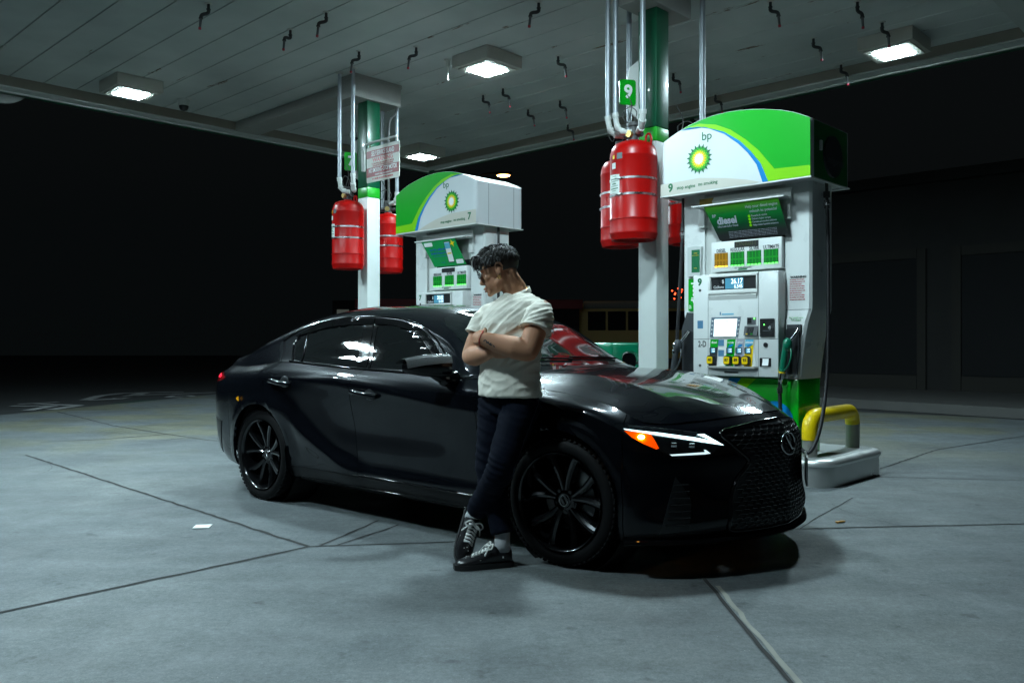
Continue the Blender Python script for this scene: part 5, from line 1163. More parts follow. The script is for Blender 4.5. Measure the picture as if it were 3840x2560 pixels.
# front splitter and rear diffuser edge
mb = MB(); q = []
for k in range(0, 41):
    t = -1+2*k/40; a = abs(t); col = G[int(round((1-0)*0+a*c(5)))]; p0 = col[0]; p1 = col[rw(1)]; sg_ = -1 if t < 0 else 1
    dirv = Vector((p1[0]-.9, (p1[1])*-sg_*-1 if False else abs(p1[1])*sg_, 0)).normalized()
    base = Vector((p1[0], abs(p1[1])*sg_, 0)); 
    q.append([base+Vector((0, 0, .185))-dirv*.06, base+Vector((0, 0, .168))+dirv*.012, base+Vector((0, 0, .178))+dirv*.022, base+Vector((0, 0, .192))+dirv*.014, base+Vector((0, 0, .205))-dirv*.04])
mb.grid(q); mb.build('front_splitter', 'gloss_black', car, 60)
for sgn in (-1, 1):
    for zz_, y_, r_, nm in ((.300, .887, .0035, 'sill_highlight_tube'), (.217, .862, .004, 'skirt_highlight_tube')):
        mb = MB(); mb.tube([Vector((xx, sgn*(y_+.004*math.sin(3*xx)), zz_-.010*max(0, xx))) for xx in np.linspace(-.98, .98, 30)], r_, 8); mb.build(nm, 'gloss_black', car, 180)  # added gloss tubes, there to catch edge highlights along the sill
# boot-lid spoiler
mb = MB(); q = []
for k in range(25):
    t = -1+2*k/24; yy = .56*t; xb = -2.375+.10*abs(t)**2.2
    q.append([Vector((xb+.16, yy, 1.048-.012*abs(t))), Vector((xb+.03, yy, 1.064-.012*abs(t))), Vector((xb-.012, yy, 1.066-.012*abs(t))), Vector((xb-.012, yy, 1.058-.012*abs(t))), Vector((xb+.04, yy, 1.02-.01*abs(t)))])
mb.grid(q); mb.build('spoiler', 'gloss_black', car, 60)
for sgn in (-1, 1):
    tl = side_patch('tail_light', 'tail_red', [(-1.96, .888), (-2.12, .918), (-2.27, .925), (-2.27, .875), (-2.14, .855), (-2.03, .862)], sgn, off=.004)
    side_patch('tail_lit_bar', 'tail_lit', [(-2.10, .902), (-2.26, .912), (-2.26, .885), (-2.12, .885)], sgn, off=.007, parent=tl)
    side_patch('side_reflector', 'reflector_amber_glow', [(-1.645, .757), (-1.68, .742), (-1.66, .725), (-1.642, .722)][::1], sgn, off=.016)  # reflector given a weak emission in place of the light it returns
    side_patch('rear_corner_vent', 'satin_trim', [(-1.98, .55), (-2.20, .58), (-2.26, .50), (-2.16, .32), (-2.06, .29)], sgn, off=.004)
    # door handles in their cups
    for dr, hx, hz, cx_ in ((rd, -1.11, .878, -1.06), (fd, -.165, .832, -.11)):
        d_ = dr[0 if sgn > 0 else 1]
        hit_ = lambda a, b: BV.ray_cast(Vector((a, sgn*2, b)), Vector((0, -sgn, 0)))[0]
        cp = hit_(cx_, hz+.004); MB().sphere(cp-Vector((0, sgn*.002, 0)), (.055, .010, .042), 24, 12).build('handle_cup', 'ink_black', d_, 180)
        mb = MB(); P_ = [hit_(hx-.125, hz+.006)+Vector((0, sgn*.012, 0)), hit_(hx-.06, hz+.006)+Vector((0, sgn*.030, 0)), hit_(hx, hz)+Vector((0, sgn*.034, 0)), hit_(hx+.07, hz-.006)+Vector((0, sgn*.028, 0)), hit_(hx+.13, hz-.012)+Vector((0, sgn*.010, 0))]
        mb.tube(bez(P_, 5), [.016]+[.019]*19+[.014], 12); mb.build('door_handle', 'car_paint', d_, 180)
    # door mirror
    mm = MB(); q = []
    for k in range(13):
        t = k/12; prof = math.sin(PI*min(1, .12+.86*t))**.6 if t < 1 else .25
        cxx, cyy = .615-.13*t, sgn*(.945+.20*t); hz0, hz1 = .958+.028*t**2, 1.088-.030*t**2; th = .062*(1-.35*t**2)
        ring = []
        for a in range(20):
            an = 2*PI*a/20; rx = math.copysign(abs(math.cos(an))**.7, math.cos(an)); rz = math.copysign(abs(math.sin(an))**.75, math.sin(an))
            ring.append(Vector((cxx+th*rx*(1.0 if t < .98 else .35), cyy, (hz0+hz1)/2+(hz1-hz0)/2*rz*(.95 if t < .98 else .4))))
        q.append(ring+[ring[0]])
    for rg in (q[0][:-1], q[-1][:-1]):
        try: mm.bm.faces.new([mm.bm.verts.new(p) for p in rg])
        except ValueError: pass
    mm.grid(q); mir = mm.build('door_mirror', 'gloss_black', car, 60)
    mm = MB(); q = []
    for k in range(11):
        t = k/10; cxx, cyy = .615-.13*t, sgn*(.95+.21*t); top = 1.094-.030*t**2; q.append([Vector((cxx+.072-.02*t*t, cyy, top-.050)), Vector((cxx+.062-.02*t*t, cyy, top-.010)), Vector((cxx+.03, cyy, top+.004)), Vector((cxx-.02, cyy, top+.002)), Vector((cxx-.056+.01*t*t, cyy, top-.012)), Vector((cxx-.068+.02*t*t, cyy, top-.048+.02*t))])
    mm.grid(q); mm.build('mirror_cap', 'mirror_carbon', mir, 60)
    mm = MB(); mm.tube(bez([(.60, sgn*.835, .955), (.585, sgn*.89, .950), (.575, sgn*.95, .975), (.57, sgn*.99, 1.0)], 5), [.05]*8+[.042]*8, 12); mm.build('mirror_arm', 'gloss_black', mir, 180)

# --- wheels
def wheel(ax, sgn, steer=0.):
    w = bpy.data.objects.new('wheel', None); COL.objects.link(w); w.parent = car; w.empty_display_size = .1
    w.location = (ax, sgn*.79, AZ); w.rotation_euler = (0, 0, (0 if sgn < 0 else PI)+steer)
    # built with its outer face towards -y
    A_ = (0, -1, 0)
    mb = MB(); mb.lathe([(.262, -.105), (.285, -.112), (.315, -.105), (.329, -.085), (.3355, -.055), (.3355, .055), (.329, .085), (.315, .103), (.290, .112), (.270, .108), (.257, .100), (.252, .085)], seg=72, axis=A_)
    for k in range(64):   # tread blocks at the shoulder
        an = 2*PI*k/64; mb.box((.3275*math.cos(an), -.088, .3275*math.sin(an)), (.010, .03, .020), (0, -an, 0), .002)
    mb.build('tyre', 'tyre', w, 50)
    mb = MB(); mb.lathe([(.255, .112), (.247, .106), (.243, .09), (.238, .05), (.225, .0), (.215, -.09), (.24, -.10)], seg=72, axis=A_); rim = None
    rb = mb.build('rim', 'rim_black', w, 50)
    mb = MB(); mb.lathe([(0, .055), (.036, .055), (.040, .05), (.072, .045), (.078, .02), (.078, -.03)], seg=40, axis=A_)
    for k in range(5):
        for s_ in (-1, 1):
            a0 = 2*PI*k/5+PI/2+s_*R(9); a1 = 2*PI*k/5+PI/2+s_*R(19.5)
            q = []
            for i in range(8):
                t = i/7; r = .055+(.243-.055)*t; a = a0+(a1-a0)*t**1.15; wd = .028+.016*t; dp = .046+.028*t**1.2+(.02 if t > .99 else 0)*0
                c_, s2 = math.cos(a), math.sin(a); ctr = Vector((r*c_, -dp, r*s2)); tan = Vector((-s2, 0, c_))
                q.append([ctr-tan*wd*.62+Vector((0, .045, 0)), ctr-tan*wd*.5, ctr-tan*wd*.16-Vector((0, .010, 0)), ctr+tan*wd*.16*s_-Vector((0, .008, 0)) if False else ctr+tan*wd*.16-Vector((0, .010, 0)), ctr+tan*wd*.5, ctr+tan*wd*.62+Vector((0, .045, 0))])
            mb.grid(q)
    mb.build('spokes', 'rim_black', rb, 25)
    mb = MB()
    for k in range(5):
        an = 2*PI*k/5+PI/2+R(36); mb.cyl((.057*math.cos(an), -.052, .057*math.sin(an)), (.057*math.cos(an), -.030, .057*math.sin(an)), .010, seg=6)
    mb.build('wheel_nuts', 'gloss_black', rb)
    mb = MB(); mb.tube([Vector((.024*math.cos(R(a)), -.0575, .028*math.sin(R(a)))) for a in range(0, 361, 20)], .0028, 6); mb.tube([(-.012, -.0575, .020), (.010, -.0575, -.018), (.014, -.0575, -.022)], .0042, 6); mb.build('centre_badge', 'silver_mark', rb, 60)
    mb = MB(); mb.lathe([(.08, -.02), (.165, -.02), (.165, -.045), (.08, -.045)], seg=48, axis=A_); mb.build('brake_disc', 'disc_steel', w, 40)
    mb = MB(); mb.prism([(.17*math.cos(R(a)), .17*math.sin(R(a))) for a in range(-25, 36, 6)]+[(.10*math.cos(R(a)), .10*math.sin(R(a))) for a in range(30, -26, -6)], .06, (0, .04, 0), (1, 0, 0), (0, 0, 1), (0, -1, 0)); mb.build('brake_caliper', 'dark_grey', w, 40)
for ax in (FX, RX):
    for sgn in (-1, 1): wheel(ax, sgn, R(5) if ax > 0 else 0)
# ================================================================ PERSON leaning on the car (x = chest direction, y = his left)
from mathutils import noise as mnoise
def skin():
    m = mat('skin', (.50, .245, .145), .60, spec=.3, vary=.10, vscale=18, bump=.05, bscale=160)
    b = m.node_tree.nodes['Principled BSDF']; b.inputs['Subsurface Weight'].default_value = .12; b.inputs['Subsurface Radius'].default_value = (.012, .005, .003); b.inputs['Subsurface Scale'].default_value = 1.
    return m
M['skin'] = skin()
mk('shirt_cloth', (.72, .69, .60), .85, vary=.05, vscale=20, bump=.12, bscale=420); mk('denim', (.0042, .0060, .0125), .85, spec=.08, vary=.25, vscale=30, bump=.2, bscale=500); mk('denim_seam', (.022, .030, .05), .7)
mk('hair_black', (.012, .009, .008), .42, vary=.4, vscale=60); mk('hair_fade', (.030, .020, .016), .6); mk('shoe_leather', (.012, .012, .014), .32, coat=.2); mk('shoe_sole', (.014, .014, .015), .55); mk('lace_white', (.72, .72, .70), .7); mk('sock_white', (.45, .46, .48), .9)
mk('gold', (.80, .50, .12), .25, metal=1.); mk('frame_dark', (.012, .014, .018), .25, metal=.5); mk('lip', (.30, .11, .09), .4); mk('thread_red', (.5, .02, .02), .6); mk('tattoo_ink', (.035, .045, .055), .6); mk('lens_glass', (.75, .78, .8), .03); mk('brow', (.02, .014, .012), .6)
_b = M['lens_glass'].node_tree.nodes['Principled BSDF']; _b.inputs['Transmission Weight'].default_value = 1.; _b.inputs['IOR'].default_value = 1.05
PROT = R(-131.7)
per = thing('person', 'person in pale grey t-shirt and dark jeans leaning on the car, arms crossed', 'person', (-.02, 4.50, 0), PROT)
V3 = Vector
def loft(mb, secs, seg=24, axis=None):
    # secs: (centre, rx, ry) level ellipses, or with explicit frame
    rings = []
    for s_ in secs:
        c_, a_, b_ = V3(s_[0]), s_[1], s_[2]
        ex, ey = (V3((1, 0, 0)), V3((0, 1, 0))) if len(s_) < 4 else (V3(s_[3]).normalized(), V3(s_[4]).normalized())
        p = s_[5] if len(s_) > 5 else 2.
        rg = []
        for k in range(seg):
            t = 2*PI*k/seg; cx_, sy_ = math.cos(t), math.sin(t)
            cx_ = math.copysign(abs(cx_)**(2/p), cx_); sy_ = math.copysign(abs(sy_)**(2/p), sy_); rg.append(mb.bm.verts.new(c_+ex*a_*cx_+ey*b_*sy_))
        rings.append(rg)
    for a, b in zip(rings[:-1], rings[1:]):
        for k in range(seg): mb.bm.faces.new((a[k], a[(k+1) % seg], b[(k+1) % seg], b[k]))
    mb.bm.faces.new(rings[0][::-1]); mb.bm.faces.new(rings[-1]); return mb
def limb(mb, pts, radii, seg=20, n=6, cap=True):
    P = bez(pts, n); k = len(pts)
    rr = [float(np.interp(i/n, range(k), radii)) for i in range(len(P))]
    if cap:
        d0 = (P[0]-P[1]).normalized(); d1 = (P[-1]-P[-2]).normalized()
        P = [P[0]+d0*rr[0]*.85, P[0]+d0*rr[0]*.5]+P+[P[-1]+d1*rr[-1]*.5, P[-1]+d1*rr[-1]*.85]; rr = [rr[0]*.45, rr[0]*.84]+rr+[rr[-1]*.84, rr[-1]*.45]
    mb.tube(P, rr, seg); return mb
def fuse(mb, voxel, smooth_it, name, m, parent, fold=None, factor=.5):
    # closed shapes merged into one continuous skin
    bmesh.ops.recalc_face_normals(mb.bm, faces=mb.bm.faces)
    me = bpy.data.meshes.new(name); mb.bm.to_mesh(me); mb.bm.free()
    o = bpy.data.objects.new(name, me); COL.objects.link(o)
    r = o.modifiers.new('r', 'REMESH'); r.mode = 'VOXEL'; r.voxel_size = voxel
    s_ = o.modifiers.new('s', 'SMOOTH'); s_.factor = factor; s_.iterations = smooth_it
    bpy.context.view_layer.update()
    m2 = bpy.data.meshes.new_from_object(o.evaluated_get(bpy.context.evaluated_depsgraph_get())); o.modifiers.clear(); o.data = m2; bpy.data.meshes.remove(me)
    if fold:
        nrm = [v.normal.copy() for v in m2.vertices]
        for v, n_ in zip(m2.vertices, nrm): v.co += n_*fold(v.co, n_)
    m2.materials.clear(); m2.materials.append(M[m]); m2.polygons.foreach_set('use_smooth', [True]*len(m2.polygons)); m2.update()
    o.parent = parent; return o
# joints
ShR, ShL = V3((0, -.138, 1.335)), V3((0, .238, 1.340)); ElR, ElL = V3((.100, -.185, 1.088)), V3((.130, .252, 1.115)); WrR, WrL = V3((.195, .055, 1.112)), V3((.245, .050, 1.180))
HpR, HpL = V3((0, -.085, .88)), V3((0, .105, .88)); KnR, KnL = V3((.085, -.062, .49)), V3((.205, .135, .535)); AnR, AnL = V3((.085, .035, .115)), V3((.095, -.158, .245))
# head frame: ear canal at HO, looking down to his right
hy, hp, hr = R(-55), R(16), R(3)
HM = Matrix.Translation((.03, -.030, 1.533)) @ Matrix.Rotation(hy, 4, 'Z') @ Matrix.Rotation(hp, 4, 'Y') @ Matrix.Rotation(hr, 4, 'X')
def H(x_, y_, z_): return HM @ V3((x_, y_, z_))
def hell(mb, c_, r_, seg=20, rings=14, rot=(0, 0, 0)):
    g = bmesh.ops.create_uvsphere(mb.bm, u_segments=seg, v_segments=rings, radius=1.); mx = HM @ Matrix.Translation(c_) @ Euler(rot).to_matrix().to_4x4() @ Matrix.Diagonal((*r_, 1))
    for v in g['verts']: v.co = mx @ v.co
mb = MB()
hell(mb, (-.008, 0, .038), (.100, .075, .078)); hell(mb, (.030, 0, .020), (.066, .066, .075)); hell(mb, (.045, 0, -.042), (.051, .057, .060)); hell(mb, (.068, 0, -.080), (.026, .030, .025)); hell(mb, (.020, .0, -.054), (.060, .062, .038), rot=(0, .45, 0))
hell(mb, (.086, 0, .034), (.016, .052, .016)); hell(mb, (.066, .042, -.018), (.022, .020, .018)); hell(mb, (.066, -.042, -.018), (.022, .020, .018))
loft(mb, [(H(.088, 0, .022), .010, .012, HM.to_3x3() @ V3((1, 0, 0)), HM.to_3x3() @ V3((0, 1, 0))), (H(.100, 0, -.005), .012, .012, HM.to_3x3() @ V3((1, 0, 0)), HM.to_3x3() @ V3((0, 1, 0))), (H(.107, 0, -.026), .014, .016, HM.to_3x3() @ V3((1, 0, 0)), HM.to_3x3() @ V3((0, 1, 0))), (H(.100, 0, -.042), .010, .014, HM.to_3x3() @ V3((1, 0, 0)), HM.to_3x3() @ V3((0, 1, 0)))], 14)
hell(mb, (.113, 0, -.030), (.011, .012, .011), 12, 8); hell(mb, (.094, 0, -.062), (.012, .022, .008), 12, 8); hell(mb, (.091, 0, -.076), (.012, .020, .009), 12, 8); hell(mb, (.082, 0, -.098), (.016, .020, .013), 12, 8)
for s_ in (1, -1):   # ears: shell, rim and lobe
    hell(mb, (-.008, s_*.076, .006), (.016, .007, .030), 14, 10, (s_*.25, -.15, s_*.35)); hell(mb, (.002, s_*.075, -.026), (.010, .006, .012), 12, 8)
    rim_ = [H(-.0+.020*math.cos(R(a))-.008, s_*(.083+.004*math.sin(R(a))), .008+.033*math.sin(R(a))) for a in range(-60, 200, 20)]; mb.tube(rim_, .0055, 8)
# neck
limb(mb, [(-.035, .035, 1.38), (-.022, .020, 1.44), H(-.030, 0, -.035), H(-.025, 0, .01)], [.066, .060, .060, .058], 22)
limb(mb, [(-.03, .075, 1.395), (-.03, .055, 1.455), H(-.055, .035, -.02)], [.035, .034, .025], 14)
# torso, slightly inside the clothes
loft(mb, [((.0, .01, .80), .10, .15), ((.0, .01, .90), .105, .155), ((.015, .03, 1.02), .098, .142), ((.015, .038, 1.15), .110, .160), ((.008, .045, 1.26), .112, .172), ((-.01, .05, 1.335), .090, .155), ((-.028, .042, 1.395), .058, .080), ((-.03, .038, 1.42), .055, .06)], 28)
# arms: upper arm, forearm, hand with five separate fingers
limb(mb, [ShR, ShR.lerp(ElR, .35), ShR.lerp(ElR, .72), ElR], [.040, .055, .053, .046]); limb(mb, [ShL, ShL.lerp(ElL, .35), ShL.lerp(ElL, .72), ElL], [.040, .058, .057, .050])
limb(mb, [ElR, ElR.lerp(WrR, .28)+V3((.004, 0, -.004)), ElR.lerp(WrR, .6), WrR], [.046, .054, .046, .030]); limb(mb, [ElL, ElL.lerp(WrL, .28)+V3((.006, 0, .002)), ElL.lerp(WrL, .6), WrL], [.050, .058, .050, .034])
def hand(mb, wr, d, up, side_, s_):
    d, up = V3(d).normalized(), V3(up); up = (up-d*up.dot(d)).normalized(); lat = d.cross(up)*s_
    mb_ = mb
    limb(mb_, [wr, wr+d*.035, wr+d*.085], [.027, .030, .030], 16); limb(mb_, [wr+d*.03+lat*.018, wr+d*.088+lat*.028], [.018, .014], 12); limb(mb_, [wr+d*.03-lat*.018, wr+d*.085-lat*.028], [.018, .014], 12)
    for i, (o_, L_) in enumerate(((.030, .070), (.011, .080), (-.009, .074), (-.028, .058))):
        k = wr+d*.088+lat*o_; limb(mb_, [k, k+d*L_*.40-up*.006, k+d*L_*.72-up*.022, k+d*L_*.86-up*.042], [.0098, .009, .0082, .0072], 10, 4)
    t0 = wr+d*.025+lat*.028; limb(mb_, [t0, t0+d*.030+lat*.020-up*.006, t0+d*.062+lat*.026-up*.014], [.013, .0115, .0092], 10, 4)
hand(mb, WrL, (-.42, -.80, .10), (.8, -.3, .45), None, 1); hand(mb, WrR, (-.28, .90, .10), (.8, .3, .3), None, -1)
# legs
limb(mb, [HpR, HpR.lerp(KnR, .5), KnR, KnR.lerp(AnR, .35)-V3((.012, 0, 0)), AnR], [.080, .070, .050, .050, .034]); limb(mb, [HpL, HpL.lerp(KnL, .5), KnL, KnL.lerp(AnL, .35)-V3((.012, 0, 0)), AnL], [.080, .070, .050, .050, .034])
body = fuse(mb, .0045, 4, 'body', 'skin', per)
BB = BVHTree.FromPolygons([v.co.copy() for v in body.data.vertices], [tuple(p.vertices) for p in body.data.polygons])
def near(p, off=.0): 
    h = BB.find_nearest(V3(p)); return h[0]+h[1]*off
# --- t-shirt
def ridged(p, sc, seed): return 1-abs(mnoise.noise(V3((p[0]*sc[0]+seed, p[1]*sc[1]+seed*.7, p[2]*sc[2]))))*2
def shirt_fold(c_, n_):
    # long soft folds hanging from the shoulders and pulling round the crossed arms
    u1 = c_.y*.75+c_.z*.66; u2 = -c_.y*.66+c_.z*.75
    k = ridged((u2, u1, c_.x), (24., 4.0, 5.), 3.)*.0085+ridged((u2, u1, c_.x), (52., 7., 9.), 8.)*.0022
    w1 = max(0, min(1, (1.06-c_.z)/.1)); k *= 1-.55*w1
    k += w1*(ridged((c_.y, c_.z, c_.x), (10., 19., 8.), 9.)*.0075)
    sl = max(0, min(1, (abs(c_.y-.05)-.175)/.03))*(c_.z > 1.17)
    k = k*(1-sl)+sl*ridged((c_.y*.5+c_.z*.3, c_.z*1.0-c_.y*.35, c_.x), (6, 36., 6), 5.)*.0065
    k += mnoise.noise(c_*38)*.0012
    edge = 1.
    return (k-.003)*edge
mb = MB()
loft(mb, [((.020, .030, .885), .136, .184), ((.022, .030, .93), .134, .182), ((.022, .031, 1.0), .127, .174), ((.022, .035, 1.08), .125, .175), ((.022, .04, 1.17), .132, .188), ((.012, .045, 1.26), .134, .198), ((-.004, .05, 1.33), .117, .194), ((-.016, .049, 1.37), .098, .166), ((-.024, .042, 1.402), .078, .105), ((-.024, .040, 1.416), .066, .074)], 36)
dR, dL = (ElR-ShR), (ElL-ShL)
mb.tube([ShR-dR*.10+V3((0, .06, -.016)), ShR+V3((0, .016, -.018)), ShR+dR*.2, ShR+dR*.42, ShR+dR*.54], [.042, .060, .069, .073, .075], 26); mb.tube([ShL-dL*.10-V3((0, .06, .016)), ShL-V3((0, .016, .018)), ShL+dL*.2, ShL+dL*.42, ShL+dL*.53], [.042, .062, .073, .078, .080], 26)
shirt = fuse(mb, .005, 3, 't_shirt', 'shirt_cloth', per, shirt_fold, .45)
mb = MB(); q = []
for k in range(41):
    t = 2*PI*k/40; c_ = V3((-.020+.068*math.cos(t), .040+.072*math.sin(t), 1.426-.026*math.cos(t)+.012*math.sin(t))); o_ = V3((math.cos(t), math.sin(t), 0))
    q.append([c_-V3((0, 0, .022))+o_*.010, c_+o_*.006-V3((0, 0, .008)), c_+o_*.001+V3((0, 0, .006)), c_-o_*.003+V3((0, 0, .003)), c_-o_*.003-V3((0, 0, .016))])
mb.grid(q); mb.build('collar', 'shirt_cloth', shirt, 180)
for s0, d_, k, r_ in ((ShR, dR, .535, .0765), (ShL, dL, .525, .0815)):
    mb = MB(); ax = d_.normalized(); e1 = ax.orthogonal().normalized(); e2 = ax.cross(e1)
    mb.tube([s0+d_*k+(e1*math.cos(2*PI*i/36)+e2*math.sin(2*PI*i/36))*r_ for i in range(37)], .0045, 8); mb.build('sleeve_hem', 'shirt_cloth', shirt, 180)
# --- jeans
def jean_fold(c_, n_):
    kd = min((c_-KnL).length, (c_-KnR).length); ad = min((c_-AnL).length, (c_-AnR).length); hd = abs(c_.z-.80)
    a_ = .0035+.006*max(0, 1-kd/.16)+.006*max(0, 1-ad/.2)+.004*max(0, 1-hd/.12)
    return a_*(ridged((c_.x*.6+c_.y*.5, c_.z+.35*c_.y, c_.x), (5, 27, 5), 2.)-.4)
mb = MB()
loft(mb, [((-.002, .008, .79), .112, .170), ((0, .01, .86), .120, .172), ((.004, .016, .92), .117, .166), ((.006, .02, .96), .112, .160)], 30)
limb(mb, [HpR-V3((0, 0, .03)), HpR.lerp(KnR, .5), KnR+V3((.004, 0, 0)), KnR.lerp(AnR, .4)-V3((.012, 0, 0)), AnR+V3((0, 0, .055))], [.098, .084, .066, .064, .056], 24, cap=False)
limb(mb, [HpL-V3((0, 0, .03)), HpL.lerp(KnL, .5), KnL+V3((.004, 0, 0)), KnL.lerp(AnL, .4)-V3((.010, 0, 0)), AnL.lerp(KnL, .10)], [.100, .088, .069, .066, .057], 24, cap=False)
jeans = fuse(mb, .006, 3, 'jeans', 'denim', per, jean_fold, .45)
JB = BVHTree.FromPolygons([v.co.copy() for v in jeans.data.vertices], [tuple(p.vertices) for p in jeans.data.polygons])
mb = MB(); pts = []
for t in np.linspace(0, 1, 30):
    c_ = HpL.lerp(KnL, min(1, t*1.25)) if t < .8 else KnL.lerp(AnL, (t-.8)*1.2)
    h = JB.find_nearest(c_+V3((-.02, .10, 0))); pts.append(h[0]+h[1]*.001)
mb.tube(pts, .0022, 6); mb.build('side_seam', 'denim_seam', jeans, 180)
# --- shoes and socks
def shoe(mtx, label):
    secs = [(-.006, .018, .078, .030), (.01, .036, .098, .034), (.04, .040, .112, .036), (.08, .041, .108, .038), (.12, .043, .094, .041), (.16, .046, .079, .045), (.20, .049, .066, .048), (.24, .047, .056, .046), (.272, .038, .047, .038), (.291, .022, .036, .024)]
    mb = MB(); rings = []
    for x_, w_, top, sw_ in secs:
        rg = []
        for k in range(20):
            t = 2*PI*k/20; yy = math.cos(t); zz_ = math.sin(t)
            yy = math.copysign(abs(yy)**.75, yy); zz_ = math.copysign(abs(zz_)**.8, zz_)
            rg.append(mb.bm.verts.new(mtx @ V3((x_, w_*yy*(1-.28*max(0, zz_)), .014+(top-.014)*(.5+.5*zz_)))))
        rings.append(rg)
    for a, b in zip(rings[:-1], rings[1:]):
        for k in range(20): mb.bm.faces.new((a[k], a[(k+1) % 20], b[(k+1) % 20], b[k]))
    mb.bm.faces.new(rings[0][::-1]); mb.bm.faces.new(rings[-1])
    sh_ = mb.build('shoe', 'shoe_leather', per, 60); 
    if label: sh_['label'] = label
    mb = MB(); out = [(x_, sw_+.004) for x_, w_, top, sw_ in secs]; out[0] = (-.014, .02); out[-1] = (.300, .022)
    pol = [(x_, w_) for x_, w_ in out]+[(x_, -w_) for x_, w_ in out[::-1]]; m3 = mtx.to_3x3()
    mb.prism(pol, .026, mtx @ V3((0, 0, .0)), m3 @ V3((1, 0, 0)), m3 @ V3((0, 1, 0)), m3 @ V3((0, 0, 1))); mb.build('sole', 'shoe_sole', sh_, 40)
    mb = MB()
    def tp(x_): return float(np.interp(x_, [s_[0] for s_ in secs], [s_[2] for s_ in secs]))
    for k in range(6):
        x_ = .112+k*.0165; 
        for s_ in (1, -1): mb.tube([mtx @ V3((x_+.004*s_, -.026, tp(x_)-.004)), mtx @ V3((x_+.002, 0, tp(x_)+.006)), mtx @ V3((x_+.013-.004*s_, .026, tp(x_)-.004))], .0042, 6)
    for s_ in (1, -1):
        mb.tube([mtx @ V3(p) for p in bez([(.108, 0, tp(.108)+.010), (.10, .028*s_, tp(.1)+.022), (.115, .050*s_, tp(.11)+.006), (.128, .03*s_, tp(.12)+.010), (.110, .0, tp(.11)+.012)], 5)], .0045, 6); mb.tube([mtx @ V3(p) for p in bez([(.108, 0, tp(.108)+.010), (.125, .032*s_, tp(.12)+.012), (.15, .052*s_, tp(.15)-.012)], 5)], .0038, 6)
    mb.build('laces', 'lace_white', sh_, 180)
    mb = MB()
    for x_, y_, z_ in ((.05, .041, .055), (.17, .044, .045), (.225, .0, .063), (.24, .012, .058), (.232, -.014, .060)):
        for s_ in (1, -1):
            if abs(y_) > .03: mb.box(mtx @ V3((x_, y_*s_, z_)), (.008, .003, .008), mtx.to_3x3(), .001)
            elif s_ > 0: mb.box(mtx @ V3((x_, y_, z_)), (.005, .004, .003), mtx.to_3x3(), .001)
    mb.build('shoe_motif', 'lace_white', sh_)
    return sh_
# right shoe flat on the ground, toe to his right; left shoe standing on its toe behind it
he = V3((.050, .060, .002)); to = V3((.305, -.105, .002)); ang = math.atan2(to.y-he.y, to.x-he.x)
shoe(Matrix.Translation(he) @ Matrix.Rotation(ang, 4, 'Z'), 'planted black shoe with white laces')
toe = V3((.185, -.175, .004)); heel = V3((.045, -.232, .250)); ex_ = (toe-heel).normalized(); upn = (V3((.40, .90, .30))-ex_*V3((.40, .90, .30)).dot(ex_)).normalized(); ey_ = upn.cross(ex_)
m_ = Matrix((ex_, ey_, upn)).transposed().to_4x4(); m_.translation = toe-ex_*.294+upn*-.002
shoe(m_, 'black shoe standing on its toe behind the other')
for a_, d_ in ((AnR, V3((-.01, 0, 1))), (AnL, (KnL-AnL).normalized())):
    mb = MB(); mb.tube([a_-d_.normalized()*.035, a_, a_+d_.normalized()*.10], [.043, .040, .041], 20); mb.build('sock', 'sock_white', per, 180)
# --- hair: short faded sides, longer swept top of many locks
mb = MB(); hell(mb, (-.012, 0, .046), (.101, .0785, .084), 28, 20)
geo = [v for v in mb.bm.verts]
inv = HM.inverted()
kill = [v for v in geo if (lambda p: p.z < -.040+.25*(p.x+.10) if p.x < .0 else (p.z < .012+.5*p.x if p.x < .07 else p.z < .075))(inv @ v.co)]
bmesh.ops.delete(mb.bm, geom=kill, context='VERTS'); mb.build('hair_fade', 'hair_fade', per, 180)
mb = MB(); rs = random.Random(4)
def lock(p0, d0, L_, w_):
    # one tapered curved lock
    d0 = d0.normalized(); sidev = V3((-d0.y, d0.x, 0)).normalized() if abs(d0.z) < .95 else V3((0, 1, 0))
    pts = [p0, p0+d0*L_*.35+V3((0, 0, .006)), p0+d0*L_*.72+V3((.004, 0, .002)), p0+d0*L_+V3((.006, 0, -.010*rs.random()-.004))]
    mb.tube([HM @ p for p in bez(pts, 3)], [w_*.8]+[w_]*4+[w_*.85]*2+[w_*.6, w_*.4, w_*.12], 5)
cen = V3((-.012, 0, .046))
